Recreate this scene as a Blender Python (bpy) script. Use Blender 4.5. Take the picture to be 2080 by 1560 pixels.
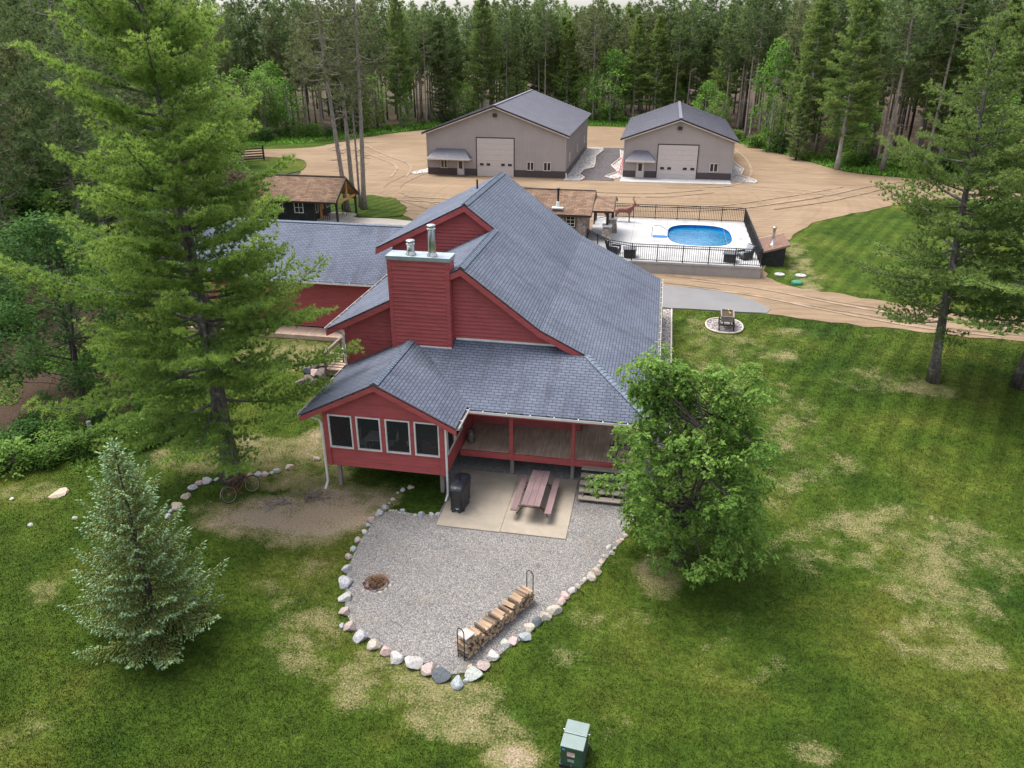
import bpy, bmesh, math, random
import numpy as np
from mathutils import Vector, Matrix, Euler
from mathutils.geometry import delaunay_2d_cdt
R = math.radians
for o in list(bpy.data.objects): bpy.data.objects.remove(o)
SC = bpy.context.scene; COL = SC.collection
# ---------------- camera ----------------
cd = bpy.data.cameras.new('camera'); cam = bpy.data.objects.new('camera', cd); COL.objects.link(cam)
cam.location = (0, 0, 17.1); cam.rotation_euler = (R(90 - 24.68), 0, R(10.75))
cd.sensor_width = 36; cd.lens = 36 * 1556 / 2080; cd.clip_end = 5000; cd.clip_start = .1
SC.camera = cam
# ---------------- world, sun, exposure ----------------
SUNDIR = Vector((-.36, .16, .95)).normalized()
w = bpy.data.worlds.new("World"); SC.world = w; w.use_nodes = True
nt = w.node_tree; bg = nt.nodes['Background']
sky = nt.nodes.new('ShaderNodeTexSky'); sky.sky_type = 'NISHITA'; sky.sun_disc = False
sky.sun_elevation = math.asin(SUNDIR.z); sky.sun_rotation = math.atan2(SUNDIR.x, SUNDIR.y)
sky.air_density = 1.0; sky.dust_density = 3.0
hs = nt.nodes.new('ShaderNodeHueSaturation'); hs.inputs['Saturation'].default_value = .42
nt.links.new(sky.outputs[0], hs.inputs['Color']); nt.links.new(hs.outputs[0], bg.inputs[0])
bg.inputs[1].default_value = .15
sl = bpy.data.lights.new('sun', 'SUN'); so = bpy.data.objects.new('sun', sl); COL.objects.link(so)
sl.energy = 1.7; sl.angle = R(30); sl.color = (1, .96, .9)
so.rotation_euler = (-SUNDIR).to_track_quat('-Z', 'Y').to_euler(); so.location = (0, 0, 60)
SC.view_settings.view_transform = 'Standard'; SC.view_settings.look = 'None'
SC.view_settings.exposure = 1.3; SC.view_settings.gamma = 1
SC.render.resolution_x = 1024; SC.render.resolution_y = 768
try:
    SC.cycles.max_bounces = 5; SC.cycles.transparent_max_bounces = 6; SC.cycles.caustics_reflective = False
except Exception: pass

rnd = random.Random(7)
# ---------------- materials ----------------
M = {}
class NT:
    def __init__(s, name):
        s.m = bpy.data.materials.new(name); s.m.use_nodes = True; s.t = s.m.node_tree
        s.b = s.t.nodes['Principled BSDF']; s.b.inputs['Specular IOR Level'].default_value = .3
        s._c = None
    def n(s, typ, **kw):
        x = s.t.nodes.new(typ)
        for k, v in kw.items():
            if k.startswith('_'): setattr(x, k[1:], v)
            else:
                k2 = int(k[1:]) if k[0] == 'i' and k[1:].isdigit() else k.replace('_', ' ')
                if isinstance(v, bpy.types.NodeSocket): s.t.links.new(v, x.inputs[k2])
                else: x.inputs[k2].default_value = v
        return x
    def link(s, a, b): s.t.links.new(a, b)
    def coord(s, kind='Object', scale=None):
        if kind == 'World': c = s.n('ShaderNodeNewGeometry').outputs['Position']
        else: c = s.n('ShaderNodeTexCoord').outputs[kind]
        if scale: c = s.n('ShaderNodeMapping', Vector=c, Scale=scale).outputs[0]
        return c
    def noise(s, vec, scale, detail=4, rough=.6, dist=0):
        return s.n('ShaderNodeTexNoise', Vector=vec, Scale=scale, Detail=detail, Roughness=rough, Distortion=dist).outputs['Fac']
    def ramp(s, fac, stops):
        r = s.n('ShaderNodeValToRGB', Fac=fac); e = r.color_ramp.elements
        while len(e) < len(stops): e.new(.5)
        for q, (p, c) in zip(e, stops):
            q.position = p; q.color = (c, c, c, 1) if isinstance(c, (int, float)) else (*c, 1)
        return r.outputs[0]
    def mix(s, f, a, b, typ='MIX'):
        x = s.n('ShaderNodeMix', _data_type='RGBA', _blend_type=typ)
        for i, v in ((0, f), (6, a), (7, b)):
            if isinstance(v, bpy.types.NodeSocket): s.t.links.new(v, x.inputs[i])
            elif i == 0: x.inputs[0].default_value = v
            else: x.inputs[i].default_value = (*v, 1) if len(v) == 3 else v
        return x.outputs[2]
    def math(s, op, a, b=0.):
        x = s.n('ShaderNodeMath', _operation=op)
        for i, v in ((0, a), (1, b)):
            if isinstance(v, bpy.types.NodeSocket): s.t.links.new(v, x.inputs[i])
            else: x.inputs[i].default_value = v
        return x.outputs[0]
    def mr(s, v, a, b, c=0., d=1.):
        return s.n('ShaderNodeMapRange', Value=v, From_Min=a, From_Max=b, To_Min=c, To_Max=d).outputs[0]
    def attr(s, name): return s.n('ShaderNodeAttribute', _attribute_name=name).outputs['Fac']
    def bump(s, h, strength=.3, dist=.02):
        b = s.n('ShaderNodeBump', Height=h, Strength=strength, Distance=dist); s.link(b.outputs[0], s.b.inputs['Normal'])
    def set(s, col=None, rough=.8, metal=0., spec=None):
        if col is not None:
            if isinstance(col, bpy.types.NodeSocket): s.link(col, s.b.inputs['Base Color'])
            else: s.b.inputs['Base Color'].default_value = (*col, 1)
        s.b.inputs['Roughness'].default_value = rough; s.b.inputs['Metallic'].default_value = metal
        if spec is not None: s.b.inputs['Specular IOR Level'].default_value = spec
        return s.m
def mat(name, col, rough=.8, metal=0., var=.25, scale=3., bump=0., spec=.3, kind='Object', detail=5):
    k = NT(name); c = k.coord(kind); f = k.noise(c, scale, detail)
    d = tuple(x * (1 - var) for x in col); l = tuple(min(1, x * (1 + var)) for x in col)
    col2 = k.ramp(f, [(.3, d), (.7, l)])
    if bump: k.bump(f, .5, bump)
    M[name] = k.set(col2, rough, metal, spec); return M[name]
# siding
def siding_mat(name, col, stain=.0):
    k = NT(name); c = k.coord('World', (1, 1, 6)); f = k.noise(c, 1.2, 6, .7); g = k.noise(k.coord('World', (2.5, 2.5, .35)), 2.2, 5, .7)
    a = k.ramp(f, [(.25, tuple(x * .68 for x in col)), (.5, col), (.75, tuple(x * 1.2 for x in col))])
    a = k.mix(k.math('MULTIPLY', k.ramp(g, [(.5, 0.), (.8, 1.)]), .25), a, (col[0] * .7, col[1] * 1.6, col[2] * 1.4))
    M[name] = k.set(a, .62, 0, .3)
siding_mat('red_siding', (.34, .066, .066)); siding_mat('red_trim', (.35, .070, .070))
siding_mat('brown_rake', (.30, .085, .06))
# shingles
def shingle(name, c1, c2, mort, row=.145, wid=.32, stain=(.05, .05, .06), st=.55, rough=.9):
    k = NT(name); uv = k.n('ShaderNodeUVMap').outputs[0]
    b = k.n('ShaderNodeTexBrick', Vector=uv, Color1=(*c1, 1), Color2=(*c2, 1), Mortar=(*mort, 1), Scale=1., Mortar_Size=.013,
            Mortar_Smooth=.35, Bias=.0, Brick_Width=wid, Row_Height=row)
    pos = k.coord('World')
    f1 = k.noise(pos, .35, 5, .65); f2 = k.noise(pos, 40, 3, .8); f3 = k.noise(k.n('ShaderNodeMapping', Vector=uv, Scale=(1.1, .16, 1)).outputs[0], 1.6, 5, .6)
    col = k.mix(k.math('MULTIPLY', k.ramp(f3, [(.5, 0.), (.72, 1.)]), st), b.outputs[0], stain)
    col = k.mix(.8, col, k.ramp(f1, [(.3, (.75, .75, .78)), (.7, (1.15, 1.15, 1.12))]), 'MULTIPLY')
    col = k.mix(.38, col, k.ramp(f2, [(.3, .6), (.7, 1.35)]), 'MULTIPLY')
    k.bump(b.outputs['Fac'], .7, -.02)
    M[name] = k.set(col, rough, 0, .25)
shingle('shingle_grey', (.108, .124, .168), (.136, .153, .20), (.03, .034, .05))
shingle('shingle_brown', (.26, .165, .11), (.15, .092, .062), (.06, .035, .025), row=.18, wid=.45, stain=(.32, .22, .155), st=.4)
mat('ridge_cap', (.13, .155, .20), .85, var=.35, scale=9)
mat('white_trim', (.62, .60, .58), .5, var=.12)
mat('flashing', (.42, .40, .40), .5, var=.2)
mat('gutter_dark', (.10, .09, .08), .9, var=.4, scale=6)
mat('steel', (.5, .51, .5), .3, 1., var=.15, scale=14)
mat('cap_steel', (.33, .38, .41), .45, .6, var=.2, scale=2)
mat('white_metal', (.6, .6, .59), .4, var=.08)
k = NT('screen'); tr = k.n('ShaderNodeBsdfTransparent'); k.set((.035, .038, .042), .3, 0, .5)
ms = k.n('ShaderNodeMixShader', i0=.55); k.link(tr.outputs[0], ms.inputs[1]); k.link(k.b.outputs[0], ms.inputs[2])
k.link(ms.outputs[0], k.t.nodes['Material Output'].inputs[0]); M['screen'] = k.m
mat('dark_glass', (.015, .018, .022), .08, var=.3, scale=1., spec=.6)
def wood(name, c1, c2, axis='Y', sc=9):
    k = NT(name); s = {'X': (.6, sc, sc), 'Y': (sc, .6, sc), 'Z': (sc, sc, .6)}[axis]
    f = k.noise(k.coord('Object', s), 1.6, 6, .7, .4); g = k.noise(k.coord('Object'), .8, 4)
    a = k.ramp(f, [(.3, c1), (.7, c2)]); a = k.mix(.6, a, k.ramp(g, [(.3, .6), (.7, 1.25)]), 'MULTIPLY')
    k.bump(f, .3, .005); M[name] = k.set(a, .85, 0, .2)
wood('deck_wood', (.34, .235, .17), (.66, .49, .38), 'Y'); wood('tread_wood', (.20, .165, .13), (.42, .36, .30), 'X')
wood('post_wood', (.13, .11, .095), (.30, .27, .24), 'Z'); wood('rail_wood', (.10, .08, .065), (.24, .20, .165), 'Y')
wood('dark_post', (.02, .016, .013), (.07, .055, .045), 'Z'); wood('plum_plank', (.16, .105, .108), (.235, .16, .163), 'Y', 12)
wood('log_wood', (.20, .13, .085), (.46, .33, .22), 'Y', 16); wood('bark', (.05, .038, .032), (.16, .125, .105), 'Y', 14)
wood('cedar', (.35, .16, .06), (.6, .33, .14), 'Z'); wood('wagon_wood', (.14, .11, .10), (.36, .31, .28), 'Y')
wood('wagon_dark', (.03, .018, .014), (.09, .055, .045), 'Y')
mat('black_iron', (.02, .02, .022), .45, .2, var=.2); mat('brown_iron', (.09, .035, .022), .6, .1)
# gravel
def gravel(name, scale, cols, dark=.35, bumpd=.03, tint=None):
    k = NT(name); c = k.coord('World'); v = k.n('ShaderNodeTexVoronoi', Vector=c, Scale=scale, Randomness=1.)
    sep = k.n('ShaderNodeSeparateColor', Color=v.outputs['Color']).outputs[0]
    n = len(cols); col = k.ramp(sep, [(i / (n - 1), q) for i, q in enumerate(cols)])
    ed = k.ramp(v.outputs['Distance'], [(.35, 1.), (.75, dark)])
    col = k.mix(1., col, ed, 'MULTIPLY')
    f = k.noise(c, .5, 4); col = k.mix(.6, col, k.ramp(f, [(.3, (.82, .80, .78)), (.7, (1.15, 1.12, 1.1))]), 'MULTIPLY')
    if tint: col = k.mix(k.math('MULTIPLY', k.ramp(k.noise(c, .8, 5, .7), [(.58, 0.), (.72, 1.)]), .35), col, tint)
    k.bump(v.outputs['Distance'], .9, -bumpd); M[name] = k.set(col, .85, 0, .3)
gravel('pea_gravel', 30, [(.10, .10, .105), (.28, .268, .26), (.17, .165, .165), (.41, .395, .38), (.21, .195, .185), (.31, .28, .25), (.14, .15, .16)], dark=.5, bumpd=.02, tint=(.26, .21, .14))
gravel('dark_gravel', 11, [(.05, .045, .05), (.12, .105, .11), (.16, .14, .145), (.09, .08, .085)])
gravel('white_rock', 6, [(.25, .23, .22), (.62, .59, .57), (.40, .37, .36), (.70, .66, .63)])
gravel('grey_rock', 9, [(.13, .12, .125), (.42, .38, .37), (.22, .20, .20), (.55, .50, .48)])
# sand lot
k = NT('sand'); c = k.coord('World')
f = k.noise(c, .12, 6, .65, .6); st = k.noise(k.n('ShaderNodeMapping', Vector=c, Scale=(.10, 1.6, 1), Rotation=(0, 0, R(-7))).outputs[0], 1.1, 6, .62, 1.2); g = k.noise(c, 9, 5, .8)
a = k.ramp(f, [(.3, (.20, .14, .088)), (.7, (.28, .20, .132))]); a = k.mix(.85, a, k.ramp(st, [(.35, .74), (.55, 1.), (.72, 1.16)]), 'MULTIPLY')
wv = k.n('ShaderNodeTexWave', Vector=k.n('ShaderNodeMapping', Vector=c, Location=(2, -78, 0)).outputs[0], _wave_type='RINGS', _rings_direction='Z', Scale=.11, Distortion=5., Detail=3., Detail_Scale=.35).outputs['Fac']
a = k.mix(.4, a, k.ramp(wv, [(0, .84), (.08, 1.06), (.5, 1.), (.93, .97), (1, 1.1)]), 'MULTIPLY')
a = k.mix(.5, a, k.ramp(g, [(.3, .75), (.7, 1.2)]), 'MULTIPLY'); k.bump(st, .4, .08); M['sand'] = k.set(a, .95, 0, .1)
# concretes
def concrete(name, col, var=.12, stain=(.3, .26, .22), sc=1.2, amt=.35):
    k = NT(name); c = k.coord('World'); f = k.noise(c, sc, 6, .65); g = k.noise(c, 30, 4, .7); s_ = k.noise(c, sc * .5, 5, .7, 1.)
    a = k.ramp(f, [(.3, tuple(x * (1 - var) for x in col)), (.7, tuple(x * (1 + var) for x in col))])
    a = k.mix(k.math('MULTIPLY', k.ramp(s_, [(.52, 0.), (.7, 1.)]), amt), a, stain); a = k.mix(.4, a, k.ramp(g, [(.3, .8), (.7, 1.15)]), 'MULTIPLY')
    M[name] = k.set(a, .85, 0, .25)
concrete('patio_concrete', (.31, .265, .21), .14, stain=(.20, .165, .13), amt=.5); concrete('pool_concrete', (.37, .365, .36), .14, (.26, .255, .25), .6, .7)
concrete('pad_concrete', (.38, .37, .365), .1); concrete('wall_concrete', (.36, .33, .31), .12, (.28, .25, .22)); concrete('asphalt', (.17, .165, .165), .1, (.20, .19, .185), .5, .5)
concrete('tan_path', (.38, .335, .285), .1)
mat('sand_track', (.27, .20, .137), .95, var=.25, scale=1.5, kind='Object'); mat('sand_rut', (.205, .146, .095), .95, var=.3, scale=1.5); mat('curb', (.50, .42, .37), .9, var=.2)
mat('seam', (.22, .19, .16), .95)
# barn
mat('barn_wall', (.37, .325, .31), .5, var=.06, scale=.6); mat('barn_roof', (.125, .12, .145), .5, var=.12, scale=.8, spec=.4)
mat('barn_dark', (.075, .055, .055), .5, var=.12); mat('barn_door', (.52, .455, .43), .5, var=.05); mat('trim_light', (.60, .53, .48), .5, var=.08)
mat('black_board', (.030, .030, .032), .6, var=.4, scale=4); mat('dark_trim', (.04, .03, .027), .6)
# stone masonry
k = NT('field_stone'); c = k.coord('World', (1, 1, 1.5)); v = k.n('ShaderNodeTexVoronoi', Vector=c, Scale=2.6); v2 = k.n('ShaderNodeTexVoronoi', Vector=c, Scale=2.6, _feature='DISTANCE_TO_EDGE')
sp = k.n('ShaderNodeSeparateColor', Color=v.outputs['Color']).outputs[0]
a = k.ramp(sp, [(0, (.20, .16, .14)), (.3, (.42, .35, .30)), (.55, (.26, .23, .22)), (.8, (.48, .41, .33)), (1, (.16, .14, .13))])
a = k.mix(.5, a, k.ramp(k.noise(c, 9, 4), [(.3, .7), (.7, 1.25)]), 'MULTIPLY')
a = k.mix(k.ramp(v2.outputs['Distance'], [(.02, 1.), (.05, 0.)]), a, (.13, .11, .10)); k.bump(v2.outputs['Distance'], .6, .06); M['field_stone'] = k.set(a, .9)
# boulders
BC = {'g': (.33, .32, .33), 'b': (.27, .29, .30), 'p': (.34, .27, .245), 'w': (.38, .36, .34), 'd': (.085, .095, .105), 'c': (.36, .32, .265), 't': (.38, .31, .24), 'o': (.45, .28, .16), 'e': (.32, .335, .30), 'r': (.42, .30, .28), 'k': (.13, .105, .10)}
BN = {'g': 'grey', 'b': 'blue-grey', 'p': 'pale pink', 'w': 'whitish', 'd': 'dark slate', 'c': 'cream', 't': 'tan', 'o': 'orange-brown', 'e': 'greenish grey', 'r': 'rosy', 'k': 'dark brown'}
for q, v_ in BC.items(): mat('stone_' + q, v_, .85, var=.38, scale=5, bump=.02, detail=8)
# water
k = NT('pool_water'); c = k.coord('World'); f = k.noise(k.n('ShaderNodeMapping', Vector=c, Scale=(1, 2.2, 1)).outputs[0], 2.6, 3, .5)
k.bump(f, .35, .06); M['pool_water'] = k.set(k.ramp(k.noise(c, .6, 3), [(.3, (.0, .10, .24)), (.7, (.005, .17, .31))]), .03, 0, 1.); k.b.inputs['IOR'].default_value = 1.65
mat('pool_liner', (.01, .12, .38), .4, var=.3, scale=6)
mat('cover_black', (.022, .024, .030), .38, var=.3, scale=4, bump=.05, spec=.5); mat('grey_plastic', (.10, .10, .11), .5, var=.2); mat('wicker', (.055, .055, .06), .7)
mat('light_cushion', (.28, .29, .31), .8)
mat('rust', (.20, .085, .06), .6, .1, var=.5, scale=6)
mat('copper_roof', (.26, .16, .12), .5, var=.15)
mat('transformer_green', (.035, .075, .045), .45, var=.2); mat('transformer_top', (.17, .215, .20), .35, var=.1, spec=.5)
mat('label_white', (.7, .68, .66), .6); mat('label_red', (.5, .12, .08), .6); mat('label_blue', (.12, .2, .6), .6); mat('green_lid', (.04, .20, .11), .5)
mat('tyre', (.02, .02, .02), .8); mat('chrome_tan', (.30, .255, .20), .4, .3); mat('maroon_paint', (.14, .04, .035), .5); mat('yellow', (.8, .65, .05), .6)
mat('soil', (.06, .04, .03), .95, var=.5, scale=20); mat('red_paint', (.5, .05, .03), .5); mat('terracotta', (.5, .5, .48), .6)
mat('leather', (.16, .07, .035), .6); mat('can_metal', (.13, .11, .10), .6, .3, var=.5, scale=8); mat('ash', (.02, .018, .017), .95); mat('twig', (.24, .13, .07), .9, var=.5, scale=8)
mat('interior', (.05, .045, .04), .9)
# bark of trees
def barkm(name, c1, c2, lich=None):
    k = NT(name); f = k.noise(k.coord('Object', (6, 6, 1.1)), 2.2, 7, .75); a = k.ramp(f, [(.35, c1), (.65, c2)])
    if lich: a = k.mix(k.ramp(k.noise(k.coord('Object'), 2.6, 6, .7), [(.54, 0.), (.62, .8)]), a, lich)
    k.bump(f, .8, .05); M[name] = k.set(a, .95, 0, .1)
barkm('bark_pine', (.05, .043, .038), (.17, .15, .135), (.27, .27, .21)); barkm('bark_red', (.13, .11, .095), (.38, .325, .29)); barkm('bark_pale', (.2, .18, .15), (.45, .42, .36)); barkm('bark_dark', (.035, .03, .027), (.12, .1, .09))
# foliage: 'tint' attribute 0..1 runs along the ramp
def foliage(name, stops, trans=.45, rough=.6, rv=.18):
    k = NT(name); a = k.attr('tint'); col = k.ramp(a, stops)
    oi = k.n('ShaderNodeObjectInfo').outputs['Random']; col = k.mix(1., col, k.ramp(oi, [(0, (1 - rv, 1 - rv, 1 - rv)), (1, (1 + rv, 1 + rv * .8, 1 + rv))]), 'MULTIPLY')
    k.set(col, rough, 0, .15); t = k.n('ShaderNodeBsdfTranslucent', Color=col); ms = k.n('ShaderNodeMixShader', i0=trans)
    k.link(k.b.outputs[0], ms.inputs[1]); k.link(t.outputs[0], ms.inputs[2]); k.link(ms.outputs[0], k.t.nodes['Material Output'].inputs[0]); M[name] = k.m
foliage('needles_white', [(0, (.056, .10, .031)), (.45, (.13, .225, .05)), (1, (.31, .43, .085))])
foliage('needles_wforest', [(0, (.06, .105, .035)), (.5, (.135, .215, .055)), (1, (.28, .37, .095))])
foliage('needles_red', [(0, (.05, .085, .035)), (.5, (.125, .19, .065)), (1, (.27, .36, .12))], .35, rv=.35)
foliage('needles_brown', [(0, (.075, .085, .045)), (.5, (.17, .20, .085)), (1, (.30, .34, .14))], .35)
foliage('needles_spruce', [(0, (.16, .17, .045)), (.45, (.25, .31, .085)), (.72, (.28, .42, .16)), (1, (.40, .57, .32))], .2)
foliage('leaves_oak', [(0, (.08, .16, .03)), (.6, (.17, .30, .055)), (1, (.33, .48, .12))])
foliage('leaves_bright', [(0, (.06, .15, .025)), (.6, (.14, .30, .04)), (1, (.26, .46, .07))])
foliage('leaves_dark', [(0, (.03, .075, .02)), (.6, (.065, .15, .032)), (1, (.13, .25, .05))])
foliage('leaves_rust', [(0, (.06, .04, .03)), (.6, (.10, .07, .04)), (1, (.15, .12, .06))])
# ground
def ground_mat(name, blade=False):
    k = NT(name); c = k.coord('World'); n1 = k.noise(c, .16, 6, .62, .5); n2 = k.noise(c, 1.1, 6, .7); n3 = k.noise(c, 16, 5, .8); n4 = k.noise(c, .7, 9, .74, .1)
    g = k.ramp(n1, [(.32, (.024, .050, .006)), (.5, (.047, .077, .009)), (.7, (.095, .105, .018))])
    g = k.mix(.9, g, k.ramp(n2, [(.3, .62), (.7, 1.38)]), 'MULTIPLY'); vo = k.n('ShaderNodeTexVoronoi', Vector=k.n('ShaderNodeMapping', Vector=k.mix(.25, c, k.n('ShaderNodeTexNoise', Vector=c, Scale=3.).outputs['Color'])).outputs[0], Scale=17.); g = k.mix(.5, g, k.ramp(vo.outputs['Distance'], [(.1, 1.3), (.7, .65)]), 'MULTIPLY'); g = k.mix(.8, g, k.ramp(k.noise(c, 4.5, 4, .7), [(.32, .62), (.68, 1.38)]), 'MULTIPLY')
    sx = k.n('ShaderNodeSeparateXYZ', Vector=k.n('ShaderNodeMapping', Vector=c, Rotation=(0, 0, R(24))).outputs[0]).outputs[0]; stp = k.math('SINE', k.math('MULTIPLY', sx, 5.8)); g = k.mix(k.mr(k.n('ShaderNodeSeparateXYZ', Vector=c).outputs[1], 24, 34), g, k.mix(1., g, k.ramp(k.mr(stp, -1, 1), [(.3, .86), (.7, 1.13)]), 'MULTIPLY'))
    bare = k.attr('bare'); v = k.math('ADD', k.math('MULTIPLY', bare, .75), k.math('MULTIPLY', k.math('SUBTRACT', n4, .5), 2.6)); v = k.math('ADD', v, k.math('MULTIPLY', k.math('SUBTRACT', n3, .5), 1.5)); v = k.math('ADD', v, k.math('MULTIPLY', k.math('SUBTRACT', n2, .5), .7))
    dry = k.mr(v, .38, .8); sand = k.mr(v, .9, 1.2)
    a = k.mix(k.math('MULTIPLY', dry, .85), g, k.ramp(n3, [(.35, (.085, .095, .028)), (.5, (.19, .165, .075)), (.68, (.29, .24, .135))])); a = k.mix(sand, a, k.ramp(n3, [(.3, (.24, .18, .115)), (.7, (.36, .28, .20))]))
    lf = k.attr('leaf'); vl = k.math('ADD', lf, k.math('MULTIPLY', k.math('SUBTRACT', n2, .5), 1.2))
    duff = k.ramp(n3, [(.3, (.03, .022, .015)), (.7, (.10, .066, .046))]); a = k.mix(k.mr(vl, .4, .6), a, duff)
    fo = k.attr('wild'); vw = k.math('ADD', fo, k.math('MULTIPLY', k.math('SUBTRACT', n2, .5), .8)); wl = k.ramp(n4, [(.35, (.03, .04, .016)), (.5, (.05, .09, .02)), (.65, (.08, .15, .03))]); a = k.mix(k.mr(vw, .4, .6), a, wl)
    a = k.mix(.65, a, k.ramp(n3, [(.3, .6), (.7, 1.4)]), 'MULTIPLY')
    if blade:
        a = k.mix(1., a, k.ramp(k.attr('tint'), [(0, (.6, .66, .6)), (1, (1.55, 1.5, 1.5))]), 'MULTIPLY')
    else: k.bump(n3, .8, .05)
    M[name] = k.set(a, .9, 0, .08)
ground_mat('lawn'); ground_mat('grass_blades', True)

# ---------------- terrain ----------------
GP = [(-400, 0), (27, 0), (30, .2), (38, .8), (48, 1.15), (54, 1.2), (62, 1.7), (70, 2.1), (80, 2.2), (900, 2.4)]
GX = [p[0] for p in GP]; GZ = [p[1] for p in GP]
def pit(x, y): return 1.7 * np.clip((x + 3.9) / .8, 0, 1) * np.clip((6.9 - x) / .8, 0, 1) * np.clip((y - 56) / 1.5, 0, 1) * np.clip((68.3 - y) / 1.2, 0, 1)   # ground is dug out under the pool
def gz(x, y): return float(np.interp(y, GX, GZ) - pit(x, y))

# ---------------- object helpers ----------------
ORG = {}
def tag(o, label=None, cat=None, group=None, kind=None):
    if label: o['label'] = label
    if cat: o['category'] = cat
    if group: o['group'] = group
    if kind: o['kind'] = kind
    return o
def thing(name, label, cat, loc=(0, 0, 0), group=None, rotz=0., rot=None):
    o = bpy.data.objects.new(name, None); o.empty_display_size = .3; COL.objects.link(o); o.location = loc
    o.rotation_euler = rot if rot else (0, 0, rotz); tag(o, label, cat, group); return o
class MB:
    def __init__(s, org=(0, 0, 0)): s.v = []; s.f = []; s.uv = []; s.o = Vector(org)
    def V(s, *ps):
        i = len(s.v); s.v += [tuple(Vector(p) - s.o) for p in ps]; return list(range(i, i + len(ps)))
    def face(s, ps, uv=None): s.f.append(s.V(*ps)); s.uv.append(uv); return s
    def box(s, x0, x1, y0, y1, z0, z1, top=None):
        a = s.V((x0, y0, z0), (x1, y0, z0), (x1, y1, z0), (x0, y1, z0), (x0, y0, z1), (x1, y0, z1), (x1, y1, z1), (x0, y1, z1))
        for q in ((3, 2, 1, 0), (4, 5, 6, 7), (0, 1, 5, 4), (1, 2, 6, 5), (2, 3, 7, 6), (3, 0, 4, 7)): s.f.append([a[i] for i in q]); s.uv.append(None)
        return s
    def bar(s, p, q, w, h, up=(0, 0, 1)):
        p = Vector(p); q = Vector(q); d = (q - p).normalized(); u = Vector(up)
        if abs(d.dot(u)) > .99: u = Vector((0, 1, 0))
        x = d.cross(u).normalized(); y = x.cross(d); c = []
        for e in (p, q):
            for sx, sy in ((-1, -1), (1, -1), (1, 1), (-1, 1)): c.append(e + x * sx * w / 2 + y * sy * h / 2)
        a = s.V(*c)
        for q4 in ((3, 2, 1, 0), (4, 5, 6, 7), (0, 1, 5, 4), (1, 2, 6, 5), (2, 3, 7, 6), (3, 0, 4, 7)): s.f.append([a[i] for i in q4]); s.uv.append(None)
        return s
    def tube(s, pts, rad, n=8, cap=True, closed=False):
        pts = [Vector(p) for p in pts]; rings = []
        if not hasattr(rad, '__len__'): rad = [rad] * len(pts)
        L = len(pts)
        for i, p in enumerate(pts):
            d = (pts[(i + 1) % L] - pts[i - 1]) if closed else (pts[min(i + 1, L - 1)] - pts[max(i - 1, 0)])
            d.normalize(); u = Vector((0, 0, 1)) if abs(d.z) < .9 else Vector((1, 0, 0))
            x = d.cross(u).normalized(); y = x.cross(d)
            rings.append(s.V(*[p + (x * math.cos(2 * math.pi * k / n) + y * math.sin(2 * math.pi * k / n)) * rad[i] for k in range(n)]))
        for i in range(L if closed else L - 1):
            a = rings[i]; b = rings[(i + 1) % L]
            for k in range(n): s.f.append([a[k], a[(k + 1) % n], b[(k + 1) % n], b[k]]); s.uv.append(None)
        if cap and not closed: s.f.append(rings[0][::-1]); s.f.append(rings[-1]); s.uv += [None, None]
        return s
    def lathe(s, c, prof, n=16):
        return s.tube([(c[0], c[1], c[2] + z) for r, z in prof], [max(r, .001) for r, z in prof], n)
    def prism(s, poly, d):
        d = Vector(d); a = s.V(*poly); b = s.V(*[Vector(p) + d for p in poly]); n = len(poly)
        s.f += [a[::-1], b] + [[a[i], a[(i + 1) % n], b[(i + 1) % n], b[i]] for i in range(n)]; s.uv += [None] * (n + 2); return s
    def build(s, name, m, parent=None, smooth=False, label=None):
        me = bpy.data.meshes.new(name); me.from_pydata(s.v, [], s.f)
        if any(u for u in s.uv):
            ul = me.uv_layers.new(name='UVMap'); i = 0
            for f, u in zip(s.f, s.uv):
                for j in range(len(f)):
                    if u: ul.data[i].uv = u[j]
                    i += 1
        me.materials.append(M[m] if isinstance(m, str) else m); me.update()
        if smooth:
            me.polygons.foreach_set('use_smooth', [True] * len(me.polygons))
        o = bpy.data.objects.new(name, me); COL.objects.link(o)
        if parent: o.parent = parent
        if label: o['label'] = label
        return o
def np_mesh(name, V, F, m, tint=None, parent=None, smooth=False):
    me = bpy.data.meshes.new(name); n, k = F.shape
    me.vertices.add(len(V)); me.vertices.foreach_set('co', V.astype(np.float32).ravel())
    me.loops.add(n * k); me.loops.foreach_set('vertex_index', F.astype(np.int32).ravel())
    me.polygons.add(n); me.polygons.foreach_set('loop_start', np.arange(0, n * k, k, dtype=np.int32))
    try: me.polygons.foreach_set('loop_total', np.full(n, k, dtype=np.int32))
    except Exception: pass
    if tint is not None:
        a = me.attributes.new('tint', 'FLOAT', 'POINT'); a.data.foreach_set('value', np.clip(tint, 0, 1).astype(np.float32))
    me.materials.append(M[m]); me.update(calc_edges=True)
    if smooth: me.polygons.foreach_set('use_smooth', [True] * n)
    o = bpy.data.objects.new(name, me); COL.objects.link(o)
    if parent: o.parent = parent
    return o
def structure(o, kind='structure'): o['kind'] = kind; return o
def in_poly(x, y, poly):
    x = np.asarray(x); y = np.asarray(y); r = np.zeros(x.shape, bool); n = len(poly)
    for i in range(n):
        x1, y1 = poly[i][:2]; x2, y2 = poly[(i + 1) % n][:2]
        c = ((y1 > y) != (y2 > y)) & (x < (x2 - x1) * (y - y1) / (y2 - y1 + 1e-12) + x1); r ^= c
    return r
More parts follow.
